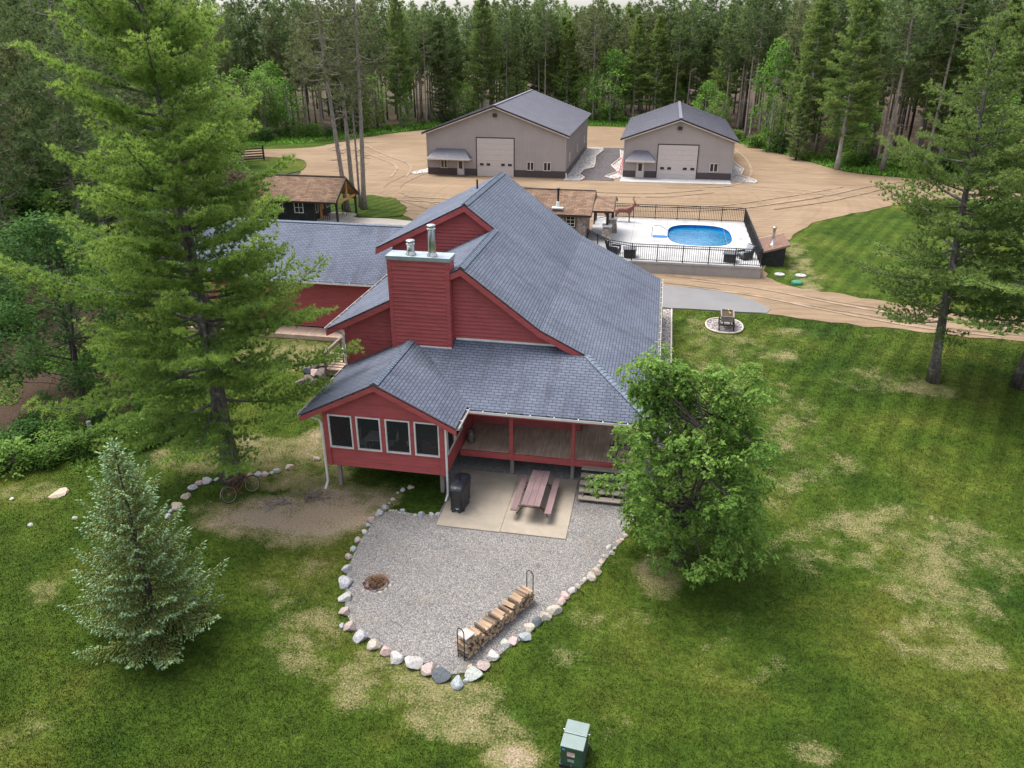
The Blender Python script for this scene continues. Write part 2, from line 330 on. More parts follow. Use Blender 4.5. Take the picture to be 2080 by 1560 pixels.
def dense(poly, step, jit, seed=1):
    q = random.Random(seed); out = []; n = len(poly)
    for i in range(n):
        a = Vector(poly[i]); b = Vector(poly[(i + 1) % n]); L = (b - a).length; m = max(1, int(L / step)); nn = Vector((-(b - a).y, (b - a).x)).normalized() if L else Vector((0, 0))
        for j in range(m):
            p = a.lerp(b, j / m) + nn * q.uniform(-jit, jit) ; out.append(p)
    return out
def smoothp(poly, it=2):
    for _ in range(it):
        o = []
        for i in range(len(poly)):
            a = Vector(poly[i]); b = Vector(poly[(i + 1) % len(poly)]); o += [a * .75 + b * .25, a * .25 + b * .75]
        poly = o
    return poly
def sheet(name, poly, off, m, step=1.5, jit=0., gstep=3., kind='structure', zfn=gz, seed=1, edge=.06):
    out = dense([Vector(p) for p in poly], step, jit, seed); xs = [p.x for p in out]; ys = [p.y for p in out]
    gxs = np.arange(min(xs), max(xs), gstep); gys = sorted(set(np.round(np.arange(min(ys), max(ys), gstep), 2)) | {g for g in GX if min(ys) < g < max(ys)})
    pts = [(x, y) for x in gxs for y in gys]; A = np.array(pts); ins = in_poly(A[:, 0], A[:, 1], [(p.x, p.y) for p in out])
    pin = [Vector(p) for p, i in zip(pts, ins) if i]; n = len(out)
    vs, _, fs, *_ = delaunay_2d_cdt(out + pin, [], [list(range(n))], 1, 1e-5)
    V = [(v.x, v.y, zfn(v.x, v.y) + off) for v in vs]; b = MB(); b.v = V; b.f = [list(f) for f in fs]; b.uv = [None] * len(b.f)
    # skirt
    for i in range(n):
        a = out[i]; c = out[(i + 1) % n]; za = zfn(a.x, a.y) + off; zc = zfn(c.x, c.y) + off
        b.face([(a.x, a.y, za), (c.x, c.y, zc), (c.x, c.y, zc - edge - off), (a.x, a.y, za - edge - off)])
    o = b.build(name, m); o['kind'] = kind; return o
# ---------------- ground ----------------
TRACKS = [([(17.5,97.5),(11.5,98.2),(7.4,95.5),(6.1,91.5),(6.7,88),(9.3,85.4),(15.7,83.5),(25.5,83)],.16,'sand_track'),
([(0.8,53.5),(4,52.8),(8.5,51),(13.5,49),(18,47.6),(24,46.9)],.22,'sand_rut'),([(2.5,52.6),(7,51.5),(11.5,49.2),(16,47.4),(20.5,46.6)],.15,'sand_track'),
([(-27,91),(-28,83),(-27.5,77),(-25,73.5),(-19,68.5),(-15.5,66)],.16,'sand_rut'),([(5,82),(0,79),(-6,78.5),(-12,79.5),(-18,81.5)],.14,'sand_rut'),
([(9,114),(9.8,104),(9.2,93),(6.5,86),(0,84)],.18,'sand_track'),([(-44,110),(-37,100),(-31,92),(-29,84)],.16,'sand_track'),([(10,75),(16,80),(23,88),(27,91)],.16,'sand_rut'),([(-25,73),(-10,72),(4,73.5),(12,79),(20,87)],.14,'sand_track')]
BARE = [(-13.49,22.41,3.53,1.42,1),(-11.97,23.54,2.09,2.07,1),(-14.37,25.52,2.45,1.14,0.8),(-15.64,26.73,1.91,0.76,0.8),(-10.37,24.74,1.17,1.44,0.6),(-9.69,16.72,1.35,1.47,0.55),(-11.22,19.29,1.49,1.54,0.4),(-5.53,15.52,2.35,0.63,0.7),(-4.15,14.64,1.72,0.75,0.75),(-2.61,13.74,0.75,0.6,0.9),(-7.04,15.61,1.69,1.31,0.5),(5.06,15.35,0.63,0.48,0.5),(-24.34,22.46,1.38,0.83,0.6),(-19.24,17.5,0.82,0.93,0.5),(-19.92,24.87,1.45,0.94,0.4),(-15.35,11.95,0.9,0.85,0.4),(1.05,21.88,0.92,1.26,0.8),(-0.49,19.59,1.25,0.95,0.35),(6.06,23.95,1.22,1.24,0.3),(9.93,26.2,2.74,2.0,0.55),(10.33,23.38,2.16,2.41,0.55),(12.7,25.8,1.59,1.96,0.5),(7.39,24.79,1.95,1.64,0.45),(9.85,20.22,1.79,1.17,0.55),(7.07,32.82,1.32,4.81,0.45),(8.21,30.62,1.24,1.19,0.5),(4.74,37.15,1.48,5.78,0.35),(6.6,41.1,1.6,1.25,0.6),(8.02,44.17,1.69,1.25,0.5),(4.03,42.74,1.95,2.29,0.6),(11.75,38.89,2.97,1.56,0.4),(14.15,38.18,1.45,1.06,0.8),(2.9,41.82,1.1,4.65,0.5),(-0.17,15.15,0.78,0.84,0.25),(-20.4,36.51,3.84,2.16,0.7),(-19.42,27.53,2.01,2.44,0.35),(10.83,55.84,1.37,3.28,0.6),(10.73,60.18,1.09,3.84,0.6),(3.42,18.38,1.45,1.29,0.25),(5.89,28.09,0.98,2.18,0.5),(-1.24,17.7,0.88,0.83,0.3)]
LEAF = [(-29.5, 29.6, 4.6, 3.4, 1.1), (-22.45, 28.77, 1.8, 1.8, 0.5)]
BARE = [(a, b, c, d, e * (1.12 if (a > 5 and b < 28) else 1.15 if (a < -2 and b < 20) else 1)) for a, b, c, d, e in BARE] + [(-12.9, 22.9, 3., 1.3, 1.5), (-11.2, 23.9, 1.6, 1.5, 1.4)] + [(-18.6, 26.4, 3., 1.3, .8), (-16, 27.6, 2.4, 1.1, .85), (-13.9, 28.4, 1.6, 1.5, .95), (-13.6, 26.2, 1.6, 1.6, .8), (-7.5, 24.6, .5, .5, .0)]
def forest_y(x): return float(np.interp(x, [-110, -75, -60, -52, -44, -38, -20, -5, 5, 12, 20, 27, 40, 90], [70, 98, 108, 114, 127, 138, 147, 145, 139, 120, 102, 98.5, 96, 94]))
def make_ground():
    xs = np.concatenate([[-900, -500, -300, -200, -140], np.arange(-110, -46, 2.), np.arange(-46, 34, .4), np.arange(34, 80, 2.), [90, 120, 200, 400, 900]])
    ys = np.concatenate([[-300, -100, -30, -5, 3], np.arange(6, 30, .35), np.arange(30, 62, .5), np.arange(62, 160, 1.2), [170, 185, 200, 250, 400, 900]])
    ys = np.unique(np.concatenate([ys, [g for g in GX if 0 < g < 300]]))
    X, Y = np.meshgrid(xs, ys); Z = np.interp(Y, GX, GZ) - pit(X, Y)
    bare = np.zeros_like(X)
    for (a, b, ra, rb, s_) in BARE:
        d = ((X - a) / max(ra, .3)) ** 2 + ((Y - b) / max(rb, .3)) ** 2; bare = np.maximum(bare, s_ * 1.15 * np.clip(1.6 - d, 0, 1))
    leaf = np.zeros_like(X)
    for (a, b, ra, rb, s_) in LEAF:
        d = ((X - a) / ra) ** 2 + ((Y - b) / rb) ** 2; leaf = np.maximum(leaf, s_ * np.clip(1.5 - d, 0, 1))
    fy = np.interp(X, [-110, -75, -60, -52, -44, -38, -20, -5, 5, 12, 20, 27, 40, 90], [70, 98, 108, 114, 127, 138, 147, 145, 139, 120, 102, 98.5, 96, 94])
    wild = np.clip((Y - (fy - 6)) / 5, 0, 1) * .75 * np.clip((fy + 7 - Y) / 5, 0, 1); leaf = np.maximum(leaf, np.clip((Y - (fy + 1)) / 4, 0, 1) * 1.2)
    wl = np.clip((-30 - X) / 5, 0, 1) * np.clip((Y - 26) / 4, 0, 1); leaf = np.maximum(leaf, wl * .8 * (Y < 100)); wild = np.maximum(wild, wl * .4)
    wr = np.clip((X - 27) / 3, 0, 1) * np.clip((Y - 52) / 4, 0, 1) * (Y < 92); wild = np.maximum(wild, wr * .7)
    n, m = X.shape; V = np.stack([X, Y, Z], -1).reshape(-1, 3); idx = np.arange(n * m).reshape(n, m)
    F = np.stack([idx[:-1, :-1], idx[:-1, 1:], idx[1:, 1:], idx[1:, :-1]], -1).reshape(-1, 4)
    o = np_mesh('ground', V, F, 'lawn')
    for nm, A in (('bare', bare), ('leaf', leaf), ('wild', wild)):
        a = o.data.attributes.new(nm, 'FLOAT', 'POINT'); a.data.foreach_set('value', A.astype(np.float32).ravel())
    o['kind'] = 'structure'
make_ground()
LOT = smoothp([(-62, 101), (-52, 103), (-48.4, 105.3), (-45.9, 117), (-40, 129), (-26, 139), (-9, 140), (2, 135), (10.9, 121), (16.4, 109.5), (20.5, 98.3), (23.2, 95.5), (28.1, 94), (33, 91), (46, 88), (46, 81),
       (27.2, 83.6), (20.3, 76.4), (15.7, 72.6), (11.7, 67.6), (10.7, 63.9), (8.2, 62), (7.9, 56.5), (8, 54.2), (10.4, 52.9), (12.7, 52), (15, 50.9), (18, 50), (24, 49.3), (34, 50), (34, 46), (26, 45.3), (20, 45.5), (15.2, 45.9), (11.2, 46.5), (7.8, 47.3), (0.8, 47.6), (-1, 54), (-12, 55), (-19.5, 64), (-22.7, 66.3), (-23, 68.8), (-25.4, 72.3), (-29, 73.8), (-34, 75), (-39, 80), (-41.8, 86), (-43, 91), (-45.5, 95), (-50, 96), (-62, 95)], 2)
sheet('sand_lot', [(p[0], p[1]) for p in LOT], .04, 'sand', 1.0, .22, 1.4)
sheet('asphalt_apron', smoothp([(.78, 51.9), (3.8, 51.6), (6.3, 50.2), (7.9, 47.45), (4.9, 47.3), (1.37, 47.25), (.7, 47.3), (-6, 47.3), (-6, 52)], 1), .07, 'asphalt', 1.5, .05)
GRAV = [(-9.75, 23.7), (-9.2, 23.95), (-8.3, 23.85), (-7.5, 24.0), (-7.45, 25.0), (-7.7, 26.0), (-8.2, 27.2), (-8.2, 29.8), (.75, 29.8), (.75, 31), (.8, 47.1), (1.3, 47.1), (1.33, 39.5), (1.25, 33), (.9, 28.2), (.1, 25.4), (-.13, 24.45), (-.3, 23.7), (-.64, 22.97), (-1, 21.9), (-1.3, 21.3), (-1.99, 20.15), (-2.3, 19.3), (-2.76, 18.7), (-3.1, 18), (-3.8, 17.0), (-4.3, 16.4), (-4.9, 16.15), (-6.0, 16.5), (-6.8, 16.7), (-7.5, 17), (-8.3, 17.4), (-9.0, 18.2), (-9.5, 19.5), (-9.75, 20.5), (-9.85, 22)]
sheet('gravel_patio', GRAV, .035, 'pea_gravel', .5, .03, 1.5)
sheet('side_rock_strip', [(.55, 31.5), (.8, 47.05), (1.28, 47.05), (1.28, 31.5)], .06, 'grey_rock', 1.5, .02)
o = sheet('side_strip_edging', [(1.29, 31.5), (1.29, 47.05), (1.38, 47.05), (1.38, 31.5)], .10, 'curb', 1.5, 0)
b = MB()
b.box(-7.36, -4.9, 23.27, 27.42, -.05, .075); b.box(-4.885, -2.4, 23.3, 27.45, -.05, .075); o = b.build('concrete_patio', 'patio_concrete'); o['kind'] = 'structure'
sheet('cabin_path', [(-28, 62.5), (-28, 65.0), (-24, 65.2), (-19.5, 64.5), (-19.5, 62.5)], .075, 'tan_path', 1., .02)
for nm, P_ in (('grass_island', [(-31.5, 69.5), (-30.9, 72.8), (-28.4, 74.0), (-25.6, 72.9), (-23.2, 69.2), (-22.8, 66.5), (-24.2, 65.3), (-31, 65.2)]),):
    pass
def ribbon(name, pts, w_, m, off):
    P_ = [Vector((a, b, 0)) for a, b in pts]; Q = []
    for i in range(len(P_) - 1):
        p0, p1, p2, p3 = P_[max(i - 1, 0)], P_[i], P_[i + 1], P_[min(i + 2, len(P_) - 1)]; n = max(4, int((p2 - p1).length / .5))
        for j in range(n): t = j / n; Q.append(.5 * ((2 * p1) + (p2 - p0) * t + (2 * p0 - 5 * p1 + 4 * p2 - p3) * t * t + (3 * p1 - p0 - 3 * p2 + p3) * t ** 3))
    Q.append(P_[-1]); q = random.Random(int(w_ * 1000) + len(pts)); b = MB()
    for k_ in (-.85, .85):
        prev = None
        for i in range(len(Q) - 1):
            d = (Q[i + 1] - Q[i]).normalized(); n = Vector((-d.y, d.x, 0)); c = Q[i] + n * k_; wa = w_ * q.uniform(.55, 1.1); L = [c + n * wa, c - n * wa]; L = [(v.x, v.y, gz(v.x, v.y) + off) for v in L]
            if prev and q.random() > .02: b.face([prev[0], L[0], L[1], prev[1]])
            prev = L
    o = b.build(name, m); o['kind'] = 'structure'
for i_, (pts_, w_, m_) in enumerate(TRACKS): ribbon('tyre_track', pts_, w_, m_, .062 + i_ * .004)
# barn surroundings
sheet('barn_apron', [(-4.35, 88.8), (-4.35, 85.85), (7.5, 86.3), (7.5, 88.9)], .09, 'pad_concrete', 3, 0)
sheet('dark_gravel_bay', [(-9.3, 86.2), (-5.0, 86.2), (-5.2, 97), (-4.9, 112.5), (-8.6, 112.5), (-9.1, 97)], .07, 'dark_gravel', 1.5, .1)
def wavy(x0, x1, side):
    a = [(x0, 86.2)] if side > 0 else []
    pts = [(-10.45, 85.6), (-8.6, 85.6), (-8.35, 87.2), (-9.2, 89.5), (-9.0, 92.8), (-8.0, 94.6), (-8.1, 97.5), (-8.6, 104), (-8.0, 109.5), (-8.3, 112.3), (-10.45, 112.3)]
    return pts
sheet('barn_rock_border', wavy(0, 0, 1), .10, 'white_rock', 1, .04)
sheet('barn_rock_border', [(-4.1, 88.8), (-5.2, 87.3), (-6.1, 88.4), (-4.9, 92), (-6.0, 96.5), (-5.2, 103), (-5.7, 110), (-4.1, 110)], .10, 'white_rock', 1, .04)
sheet('barn_rock_border', [(7.55, 88.6), (10.2, 87.6), (10.3, 88.8), (8.9, 92), (9.6, 96.5), (8.6, 103), (9.2, 111), (7.55, 111)], .10, 'white_rock', 1, .04)
sheet('barn_rock_border', [(-26.35, 88), (-27.8, 86.3), (-28.6, 87.5), (-27.4, 91), (-28, 97), (-27.3, 104), (-26.35, 104)], .10, 'white_rock', 1, .04)
def curbline(pts, name='stone_edging'):
    b = MB(); P_ = [(x, y, gz(x, y) + .14) for x, y in pts]
    b.tube(P_, .09, 6); o = b.build(name, 'curb'); o['kind'] = 'structure'
curbline([(-8.6, 85.6), (-8.35, 87.2), (-9.2, 89.5), (-9.0, 92.8), (-8.0, 94.6), (-8.1, 97.5), (-8.6, 104), (-8.0, 109.5)])
curbline([(-5.2, 87.3), (-6.1, 88.4), (-4.9, 92), (-6.0, 96.5), (-5.2, 103), (-5.7, 110)]); curbline([(10.2, 87.6), (10.3, 88.8), (8.9, 92), (9.6, 96.5), (8.6, 103), (9.2, 111)])

# ---------------- siding and roofs ----------------
def clip(poly, a, b_):   # clip (u,z) poly to a<=z<=b
    def half(P_, f):
        o = []
        for i in range(len(P_)):
            p, q = P_[i], P_[(i + 1) % len(P_)]; fp, fq = f(p), f(q)
            if fp >= 0: o.append(p)
            if fp * fq < 0: t = fp / (fp - fq); o.append((p[0] + (q[0] - p[0]) * t, p[1] + (q[1] - p[1]) * t))
        return o
    P_ = half(poly, lambda p: p[1] - a)
    return half(P_, lambda p: b_ - p[1]) if len(P_) > 2 else []
def siding(b, poly, fn, h=.17, out=.06, z0=0.):
    zs = [p[1] for p in poly]; k = math.floor((min(zs) - z0) / h)
    while z0 + k * h < max(zs):
        za, zb = z0 + k * h, z0 + (k + 1) * h; c = clip(poly, za, zb)
        if len(c) > 2:
            b.face([fn(u, z, out * (1 - (z - za) / h)) for u, z in c])
            us = [u for u, z in c if abs(z - za) < 1e-4]
            if len(us) > 1: b.face([fn(min(us), za, 0), fn(max(us), za, 0), fn(max(us), za, out), fn(min(us), za, out)])
        k += 1
    return b
def yw(Y, s=-1): return lambda u, z, o: (u, Y + s * o, z)       # wall in plane Y, facing s
def xw(X, s=1): return lambda u, z, o: (X + s * o, u, z)
def roof(b, poly, t=.10):
    P_ = [Vector(p) for p in poly]; nn = (P_[1] - P_[0]).cross(P_[2] - P_[0])
    for i in range(2, len(P_)): nn2 = (P_[i] - P_[0]).cross(P_[(i + 1) % len(P_)] - P_[0]); nn = nn if nn.length > nn2.length else nn2
    nn.normalize()
    if nn.z < 0: nn = -nn; P_ = P_[::-1]
    up = Vector((0, 0, 1)) - nn * nn.z; up.normalize(); al = up.cross(nn)
    b.face([tuple(p) for p in P_], [(p.dot(al), p.dot(up)) for p in P_])
    L = [p - Vector((0, 0, t)) for p in P_]; b.face([tuple(p) for p in L][::-1])
    for i in range(len(P_)): j = (i + 1) % len(P_); b.face([tuple(P_[i]), tuple(L[i]), tuple(L[j]), tuple(P_[j])])
    return b
def ridge_cap(b, p, q, sl1, sl2, wd=.17, st=.2, up=.022):   # overlapping caps between p and q; sl = drop vectors to each side
    p = Vector(p); q = Vector(q); L = (q - p).length; d = (q - p) / L; n = int(L / st); s1 = Vector(sl1) * wd; s2 = Vector(sl2) * wd; z = Vector((0, 0, 1))
    for i in range(n):
        a = p + d * (i * st); c = p + d * min(L, (i + 1.25) * st); ua = z * (up + .028); uc = z * up
        for sv in (s1, s2): b.face([tuple(a + ua), tuple(c + uc), tuple(c + sv + uc), tuple(a + sv + ua)])
        b.face([tuple(a + ua), tuple(a + s1 + ua), tuple(a + s1 + z * up), tuple(a + z * up)]); b.face([tuple(a + ua), tuple(a + s2 + ua), tuple(a + s2 + z * up), tuple(a + z * up)])
def slope_x(s, m): v = Vector((s, 0, -m)); return v.normalized()
def slope_y(s, m): v = Vector((0, s, -m)); return v.normalized()
def rake(b, p, q, drop=.26, th=.05, Y=None, dz=.01, sgn=-1):      # fascia board below a sloping edge, in plane Y
    (x1, z1), (x2, z2) = p, q; y0 = Y; y1 = Y + sgn * th
    b.prism([(x1, y0, z1 + dz), (x2, y0, z2 + dz), (x2, y0, z2 - drop), (x1, y0, z1 - drop)], (0, y1 - y0, 0))
def window(par, ax, u0, u1, z0, z1, at, s=-1, nx=2, nz=1, fw=.06, fm='white_trim', gm='dark_glass', mw=.035, name='window', d=.07, org=(0, 0, 0)):
    f = (lambda u, z, o: (u, at + s * o, z)) if ax == 'Y' else (lambda u, z, o: (at + s * o, u, z))
    def bx(b, ua, ub, za, zb, oa, ob):
        p = f(ua, za, oa); q = f(ub, zb, ob); b.box(min(p[0], q[0]), max(p[0], q[0]), min(p[1], q[1]), max(p[1], q[1]), min(p[2], q[2]), max(p[2], q[2]))
    b = MB(org); bx(b, u0, u1, z0, z0 + fw, .004, d); bx(b, u0, u1, z1 - fw, z1, .004, d); bx(b, u0, u0 + fw, z0 + fw, z1 - fw, .004, d); bx(b, u1 - fw, u1, z0 + fw, z1 - fw, .004, d)
    for i in range(1, nx): u = u0 + (u1 - u0) * i / nx; bx(b, u - mw / 2, u + mw / 2, z0 + fw, z1 - fw, .008, d - .012)
    for i in range(1, nz): z = z0 + (z1 - z0) * i / nz; bx(b, u0 + fw, u1 - fw, z - mw / 2, z + mw / 2, .008, d - .018)
    o = b.build(name, fm, par); g = MB(org); g.face([f(u0 + fw, z0 + fw, .02), f(u1 - fw, z0 + fw, .02), f(u1 - fw, z1 - fw, .02), f(u0 + fw, z1 - fw, .02)])
    g.build('pane' if gm != 'screen' else 'screen', gm, o); return o

# ---------------- red house ----------------
HO = (-7, 36, .5)
H_ = thing('red_house', 'large red lap-sided house with grey shingle roofs, chimney and raised porch', 'house', HO)
EZ = 3.42; RX = .5
b = MB(HO)
roof(b, [(RX, 26.55, EZ), (RX, 46, EZ), (-4.42, 46, 5.88), (-4.42, 29.5, 5.88), (-2.45, 29.5, 4.895)])
roof(b, [(-4.42, 29.5, 5.88), (-4.42, 46, 5.88), (-9.25, 46, 9.5), (-9.25, 36.35, 9.5), (-7.73, 36.35, 8.362), (-7.73, 29.5, 8.362)])
roof(b, [(-7.73, 29.5, 8.36), (-7.73, 36.75, 8.36), (-13.86, 36.75, 5.295), (-13.86, 29.5, 5.295)])
roof(b, [(-13.86, 36.75, 5.295), (-13.18, 36.75, 5.635), (-13.18, 39.3, 5.635), (-13.86, 39.3, 5.295)])
roof(b, [(-9.25, 36.35, 9.5), (-9.25, 46, 9.5), (-13.93, 46, 7.16), (-13.93, 36.35, 7.16)])
roof(b, [(RX, 26.55, EZ), (-2.85, 29.9, 5.095), (-8.15, 29.9, 5.095), (-10.1, 29.9, 5.095), (-6.76, 26.55, EZ)])
roof(b, [(-6.88, 24.8, 3.48), (-6.88, 26.67, 3.48), (-10.02, 29.81, 5.05), (-10.02, 24.8, 5.05)])
roof(b, [(-10.02, 24.8, 5.05), (-10.02, 29.9, 5.05), (-13.16, 29.9, 3.48), (-13.16, 24.8, 3.48)])
roof(b, [(-28, 39.4, 4.15), (-13.25, 39.4, 4.15), (-13.25, 44, 6.45), (-28, 44, 6.45)]); roof(b, [(-28, 44, 6.45), (-13.25, 44, 6.45), (-13.25, 48.6, 4.15), (-28, 48.6, 4.15)])
RF = b.build('roof', 'shingle_grey', H_)
b = MB(HO); ridge_cap(b, (-10.02, 24.78, 5.06), (-10.02, 29.4, 5.06), slope_x(-1, .5), slope_x(1, .5), .2); b.build('ridge_cap', 'ridge_cap', RF)
b = MB(HO); ridge_cap(b, (-7.73, 29.48, 8.37), (-7.73, 36.4, 8.37), slope_x(-1, .5), slope_x(1, .75), .2); b.build('ridge_cap', 'ridge_cap', RF)
b = MB(HO); ridge_cap(b, (-9.25, 36.33, 9.51), (-9.25, 46, 9.51), slope_x(-1, .5), slope_x(1, .75), .2); b.build('ridge_cap', 'ridge_cap', RF)
b = MB(HO); ridge_cap(b, (-28, 44, 6.46), (-13.3, 44, 6.46), slope_y(-1, .5), slope_y(1, .5), .16); b.build('ridge_cap', 'ridge_cap', RF)
b = MB(HO); ridge_cap(b, (RX, 26.55, EZ + .01), (-2.45, 29.5, 4.905), Vector((.9, .75, -.4)).normalized(), Vector((-.75, -.9, -.4)).normalized(), .15); b.build('ridge_cap', 'ridge_cap', RF)
for p_, q_, dr_, y_ in (((-7.73, 8.27), (-13.9, 5.185), .24, 29.47), ((-7.73, 8.27), (-4.42, 5.79), .26, 29.47), ((-4.42, 5.79), (-2.5, 4.83), .24, 29.47), ((-9.25, 9.41), (-13.97, 7.05), .26, 36.32), ((-9.25, 9.41), (-7.78, 8.30), .28, 36.32), ((-10.02, 4.96), (-13.2, 3.37), .2, 24.77), ((-10.02, 4.96), (-6.84, 3.37), .2, 24.77)):
    b = MB(HO); rake(b, p_, q_, dr_, .04, y_); b.build('rake_board', 'red_trim', H_)
b = MB(HO); b.box(-6.9, RX - .02, 26.60, 26.64, EZ - .26, EZ - .11); b.build('fascia_board', 'red_trim', H_)
def drip(p, q, Y): b = MB(HO); b.prism([(p[0], Y, p[1]), (q[0], Y, q[1]), (q[0], Y, q[1] - .025), (p[0], Y, p[1] - .025)], (0, -.06, 0)); b.build('drip_edge', 'barn_dark', RF)
drip((-7.73, 8.365), (-13.9, 5.28), 29.5); drip((-7.73, 8.365), (-4.42, 5.885), 29.5); drip((-4.42, 5.885), (-2.5, 4.92), 29.5); drip((-9.25, 9.505), (-13.97, 7.145), 36.35); drip((-9.25, 9.505), (-7.75, 8.38), 36.35)
drip((-10.02, 5.055), (-13.2, 3.465), 24.8); drip((-10.02, 5.055), (-6.85, 3.465), 24.8)
# walls
b = MB(HO)
siding(b, [(-13.17, 0), (-2.6, 0), (-2.6, 4.85), (-4.42, 5.76), (-7.73, 8.24), (-13.17, 5.52)], yw(29.9))
siding(b, [(29.9, 0), (46, 0), (46, 7.3), (36.7, 7.3), (36.7, 5.5), (29.9, 5.5)][:2] + [(46, 5.5), (29.9, 5.5)], xw(-13.17, -1))
siding(b, [(36.7, 5.5), (46, 5.5), (46, 7.4), (36.7, 7.4)], xw(-13.17, -1))
siding(b, [(-13.17, 5.4), (-7.9, 5.4), (-7.9, 8.35), (-9.25, 9.36), (-13.17, 7.4)], yw(36.7))
siding(b, [(29.9, 0), (46, 0), (46, 4.9), (29.9, 4.9)], xw(-2.6, 1))
siding(b, [(-13.17, 0), (-2.6, 0), (-2.6, 4.9), (-4.42, 5.76), (-9.25, 9.3), (-13.17, 7.4)], yw(45.6, 1))
b.build('wall', 'red_siding', H_)
b = MB(HO)   # corner boards
b.box(-13.22, -13.08, 29.84, 29.87, 0, 5.45); b.box(-13.22, -13.205, 29.84, 30.0, 0, 5.45); b.build('corner_board', 'red_trim', H_)
b = MB(HO); siding(b, [(-27.5, 1.2), (-13.2, 1.2), (-13.2, 4.15), (-27.5, 4.15)], yw(39.95)); siding(b, [(-27.5, .5), (-13.2, .5), (-13.2, 4.15), (-27.5, 4.15)], yw(48.1, 1))
siding(b, [(39.95, .5), (48.1, .5), (48.1, 4.2), (44, 6.3), (39.95, 4.2)], xw(-27.5, -1)); b.build('wing_wall', 'red_siding', H_)
# flashing lines on the porch roof
b = MB(HO); b.box(-8.1, -3.15, 29.80, 29.86, 5.06, 5.14); b.box(-9.75, -8.2, 29.32, 29.36, 4.78, 4.85); b.build('flashing', 'white_trim', H_)
# sunroom
SR = MB(HO)
fx0, fx1, fy = -12.38, -7.44, 25.2
siding(SR, [(fx0, 1.1), (fx1, 1.1), (fx1, 1.86), (fx0, 1.86)], yw(fy), .152, .045, 1.1)
siding(SR, [(fx0, 3.42), (fx1, 3.42), (fx1, 3.72), (-10.02, 4.95), (fx0, 3.77)], yw(fy), .165, .045)
for x0, x1, y in ((fx1, fx1, 0),): siding(SR, [(25.2, 1.1), (29.9, 1.1), (29.9, 1.86), (25.2, 1.86)], xw(fx1, 1), .152, .025, 1.1)
siding(SR, [(25.2, 1.1), (29.9, 1.1), (29.9, 3.75), (25.2, 3.75)], xw(fx0, -1)); SR.build('sunroom_wall', 'red_siding', H_)
b = MB(HO)
W4 = [(-12.20, -11.20), (-11.03, -10.02), (-9.83, -8.82), (-8.65, -7.64)]
b.box(fx0 - .03, fx0 + .18, 25.1, 25.25, 1.1, 3.75); b.box(-7.64, fx1 + .03, 25.1, 25.25, 1.1, 3.55)
for (a, _), (_2, c) in zip(W4[1:], W4[:-1]): b.box(c, a, 25.13, 25.25, 1.86, 3.42)
b.box(fx0 + .18, -7.64, 25.12, 25.24, 1.86, 1.925); b.box(fx0 + .18, -7.64, 25.14, 25.24, 3.41, 3.47)
b.box(fx1 - .06, fx1 + .04, 25.25, 25.4, 1.86, 3.6); b.box(fx1 - .06, fx1 + .04, 26.5, 26.62, 1.86, 3.6); b.box(fx1 - .06, fx1 + .04, 27.7, 29.85, 1.86, 3.6); b.box(fx1 - .06, fx1 + .035, 25.4, 27.7, 3.4, 3.6)
b.build('sunroom_trim', 'red_trim', H_)
for a, c in W4: window(H_, 'Y', a, c, 1.925, 3.41, 25.2, -1, 1, 1, .055, 'white_trim', 'screen', name='screen_window', d=.09, org=HO)
window(H_, 'X', 25.4, 26.5, 1.9, 3.4, fx1, 1, 1, 1, .05, 'white_trim', 'screen', name='screen_window', d=.06, org=HO); window(H_, 'X', 26.62, 27.7, 1.9, 3.4, fx1, 1, 1, 1, .05, 'white_trim', 'screen', name='screen_window', d=.06, org=HO)
b = MB(HO); b.box(fx0, fx1, 25.26, 29.88, 1.02, 1.14); b.build('sunroom_floor', 'interior', H_)
# deck, porch
DZ = 1.1
b = MB(HO); x = -7.38
while x < -.12: b.box(x, x + .132, 27.42, 29.86, DZ - .04, DZ); x += .14
x = -2.54
while x < -.12: b.box(x, x + .132, 29.86, 45.5, DZ - .04, DZ); x += .14
b.build('deck_floor', 'deck_wood', H_)
b = MB(HO); b.box(-7.42, -.02, 27.34, 27.40, DZ - .30, DZ - .01); b.box(-.07, -.02, 27.40, 45.5, DZ - .30, DZ - .01); b.build('deck_beam', 'red_trim', H_)
b = MB(HO); b.box(-7.4, -.1, 27.5, 29.8, DZ - .14, DZ - .05); b.build('deck_joists', 'interior', H_)
for x, y in ((-5.22, 27.36), (-2.66, 27.36), (-.14, 27.36), (-.14, 31.5), (-.14, 36), (-.14, 40.5), (-.14, 45.3)):
    b = MB(HO); b.box(x - .075, x + .075, y - .05, y + .1, DZ - .29, EZ - .1); b.build('porch_post', 'red_trim', H_)
for x, y in ((-5.22, 27.5), (-2.66, 27.5), (-.2, 27.5), (-12.05, 25.36), (-7.75, 25.6), (-7.55, 29)):
    b = MB(HO); b.box(x - .075, x + .075, y, y + .15, gz(x, y) - .1, DZ - .3 if y > 27 else 1.1); b.build('footing_post', 'post_wood', H_)
b = MB(HO); b.box(-7.5, -.1, 27.4, 27.55, EZ - .28, EZ - .12); b.build('porch_header', 'red_trim', H_)
for i in range(5):
    b = MB(HO); z = .92 - .18 * i; y = 27.28 - .28 * i; b.box(-2.24, -.3, y - .29, y, z - .045, z); b.build('stair_tread', 'tread_wood', H_)
b = MB(HO)
for x in (-2.1, -1.5, -.9, -.4):
    b.prism([(x, 27.28, .86), (x, 27.28, .5), (x, 26.2, -.0), (x, 25.9, .08), (x, 25.9, .14)], (.05, 0, 0))
b.build('stair_stringer', 'rail_wood', H_)
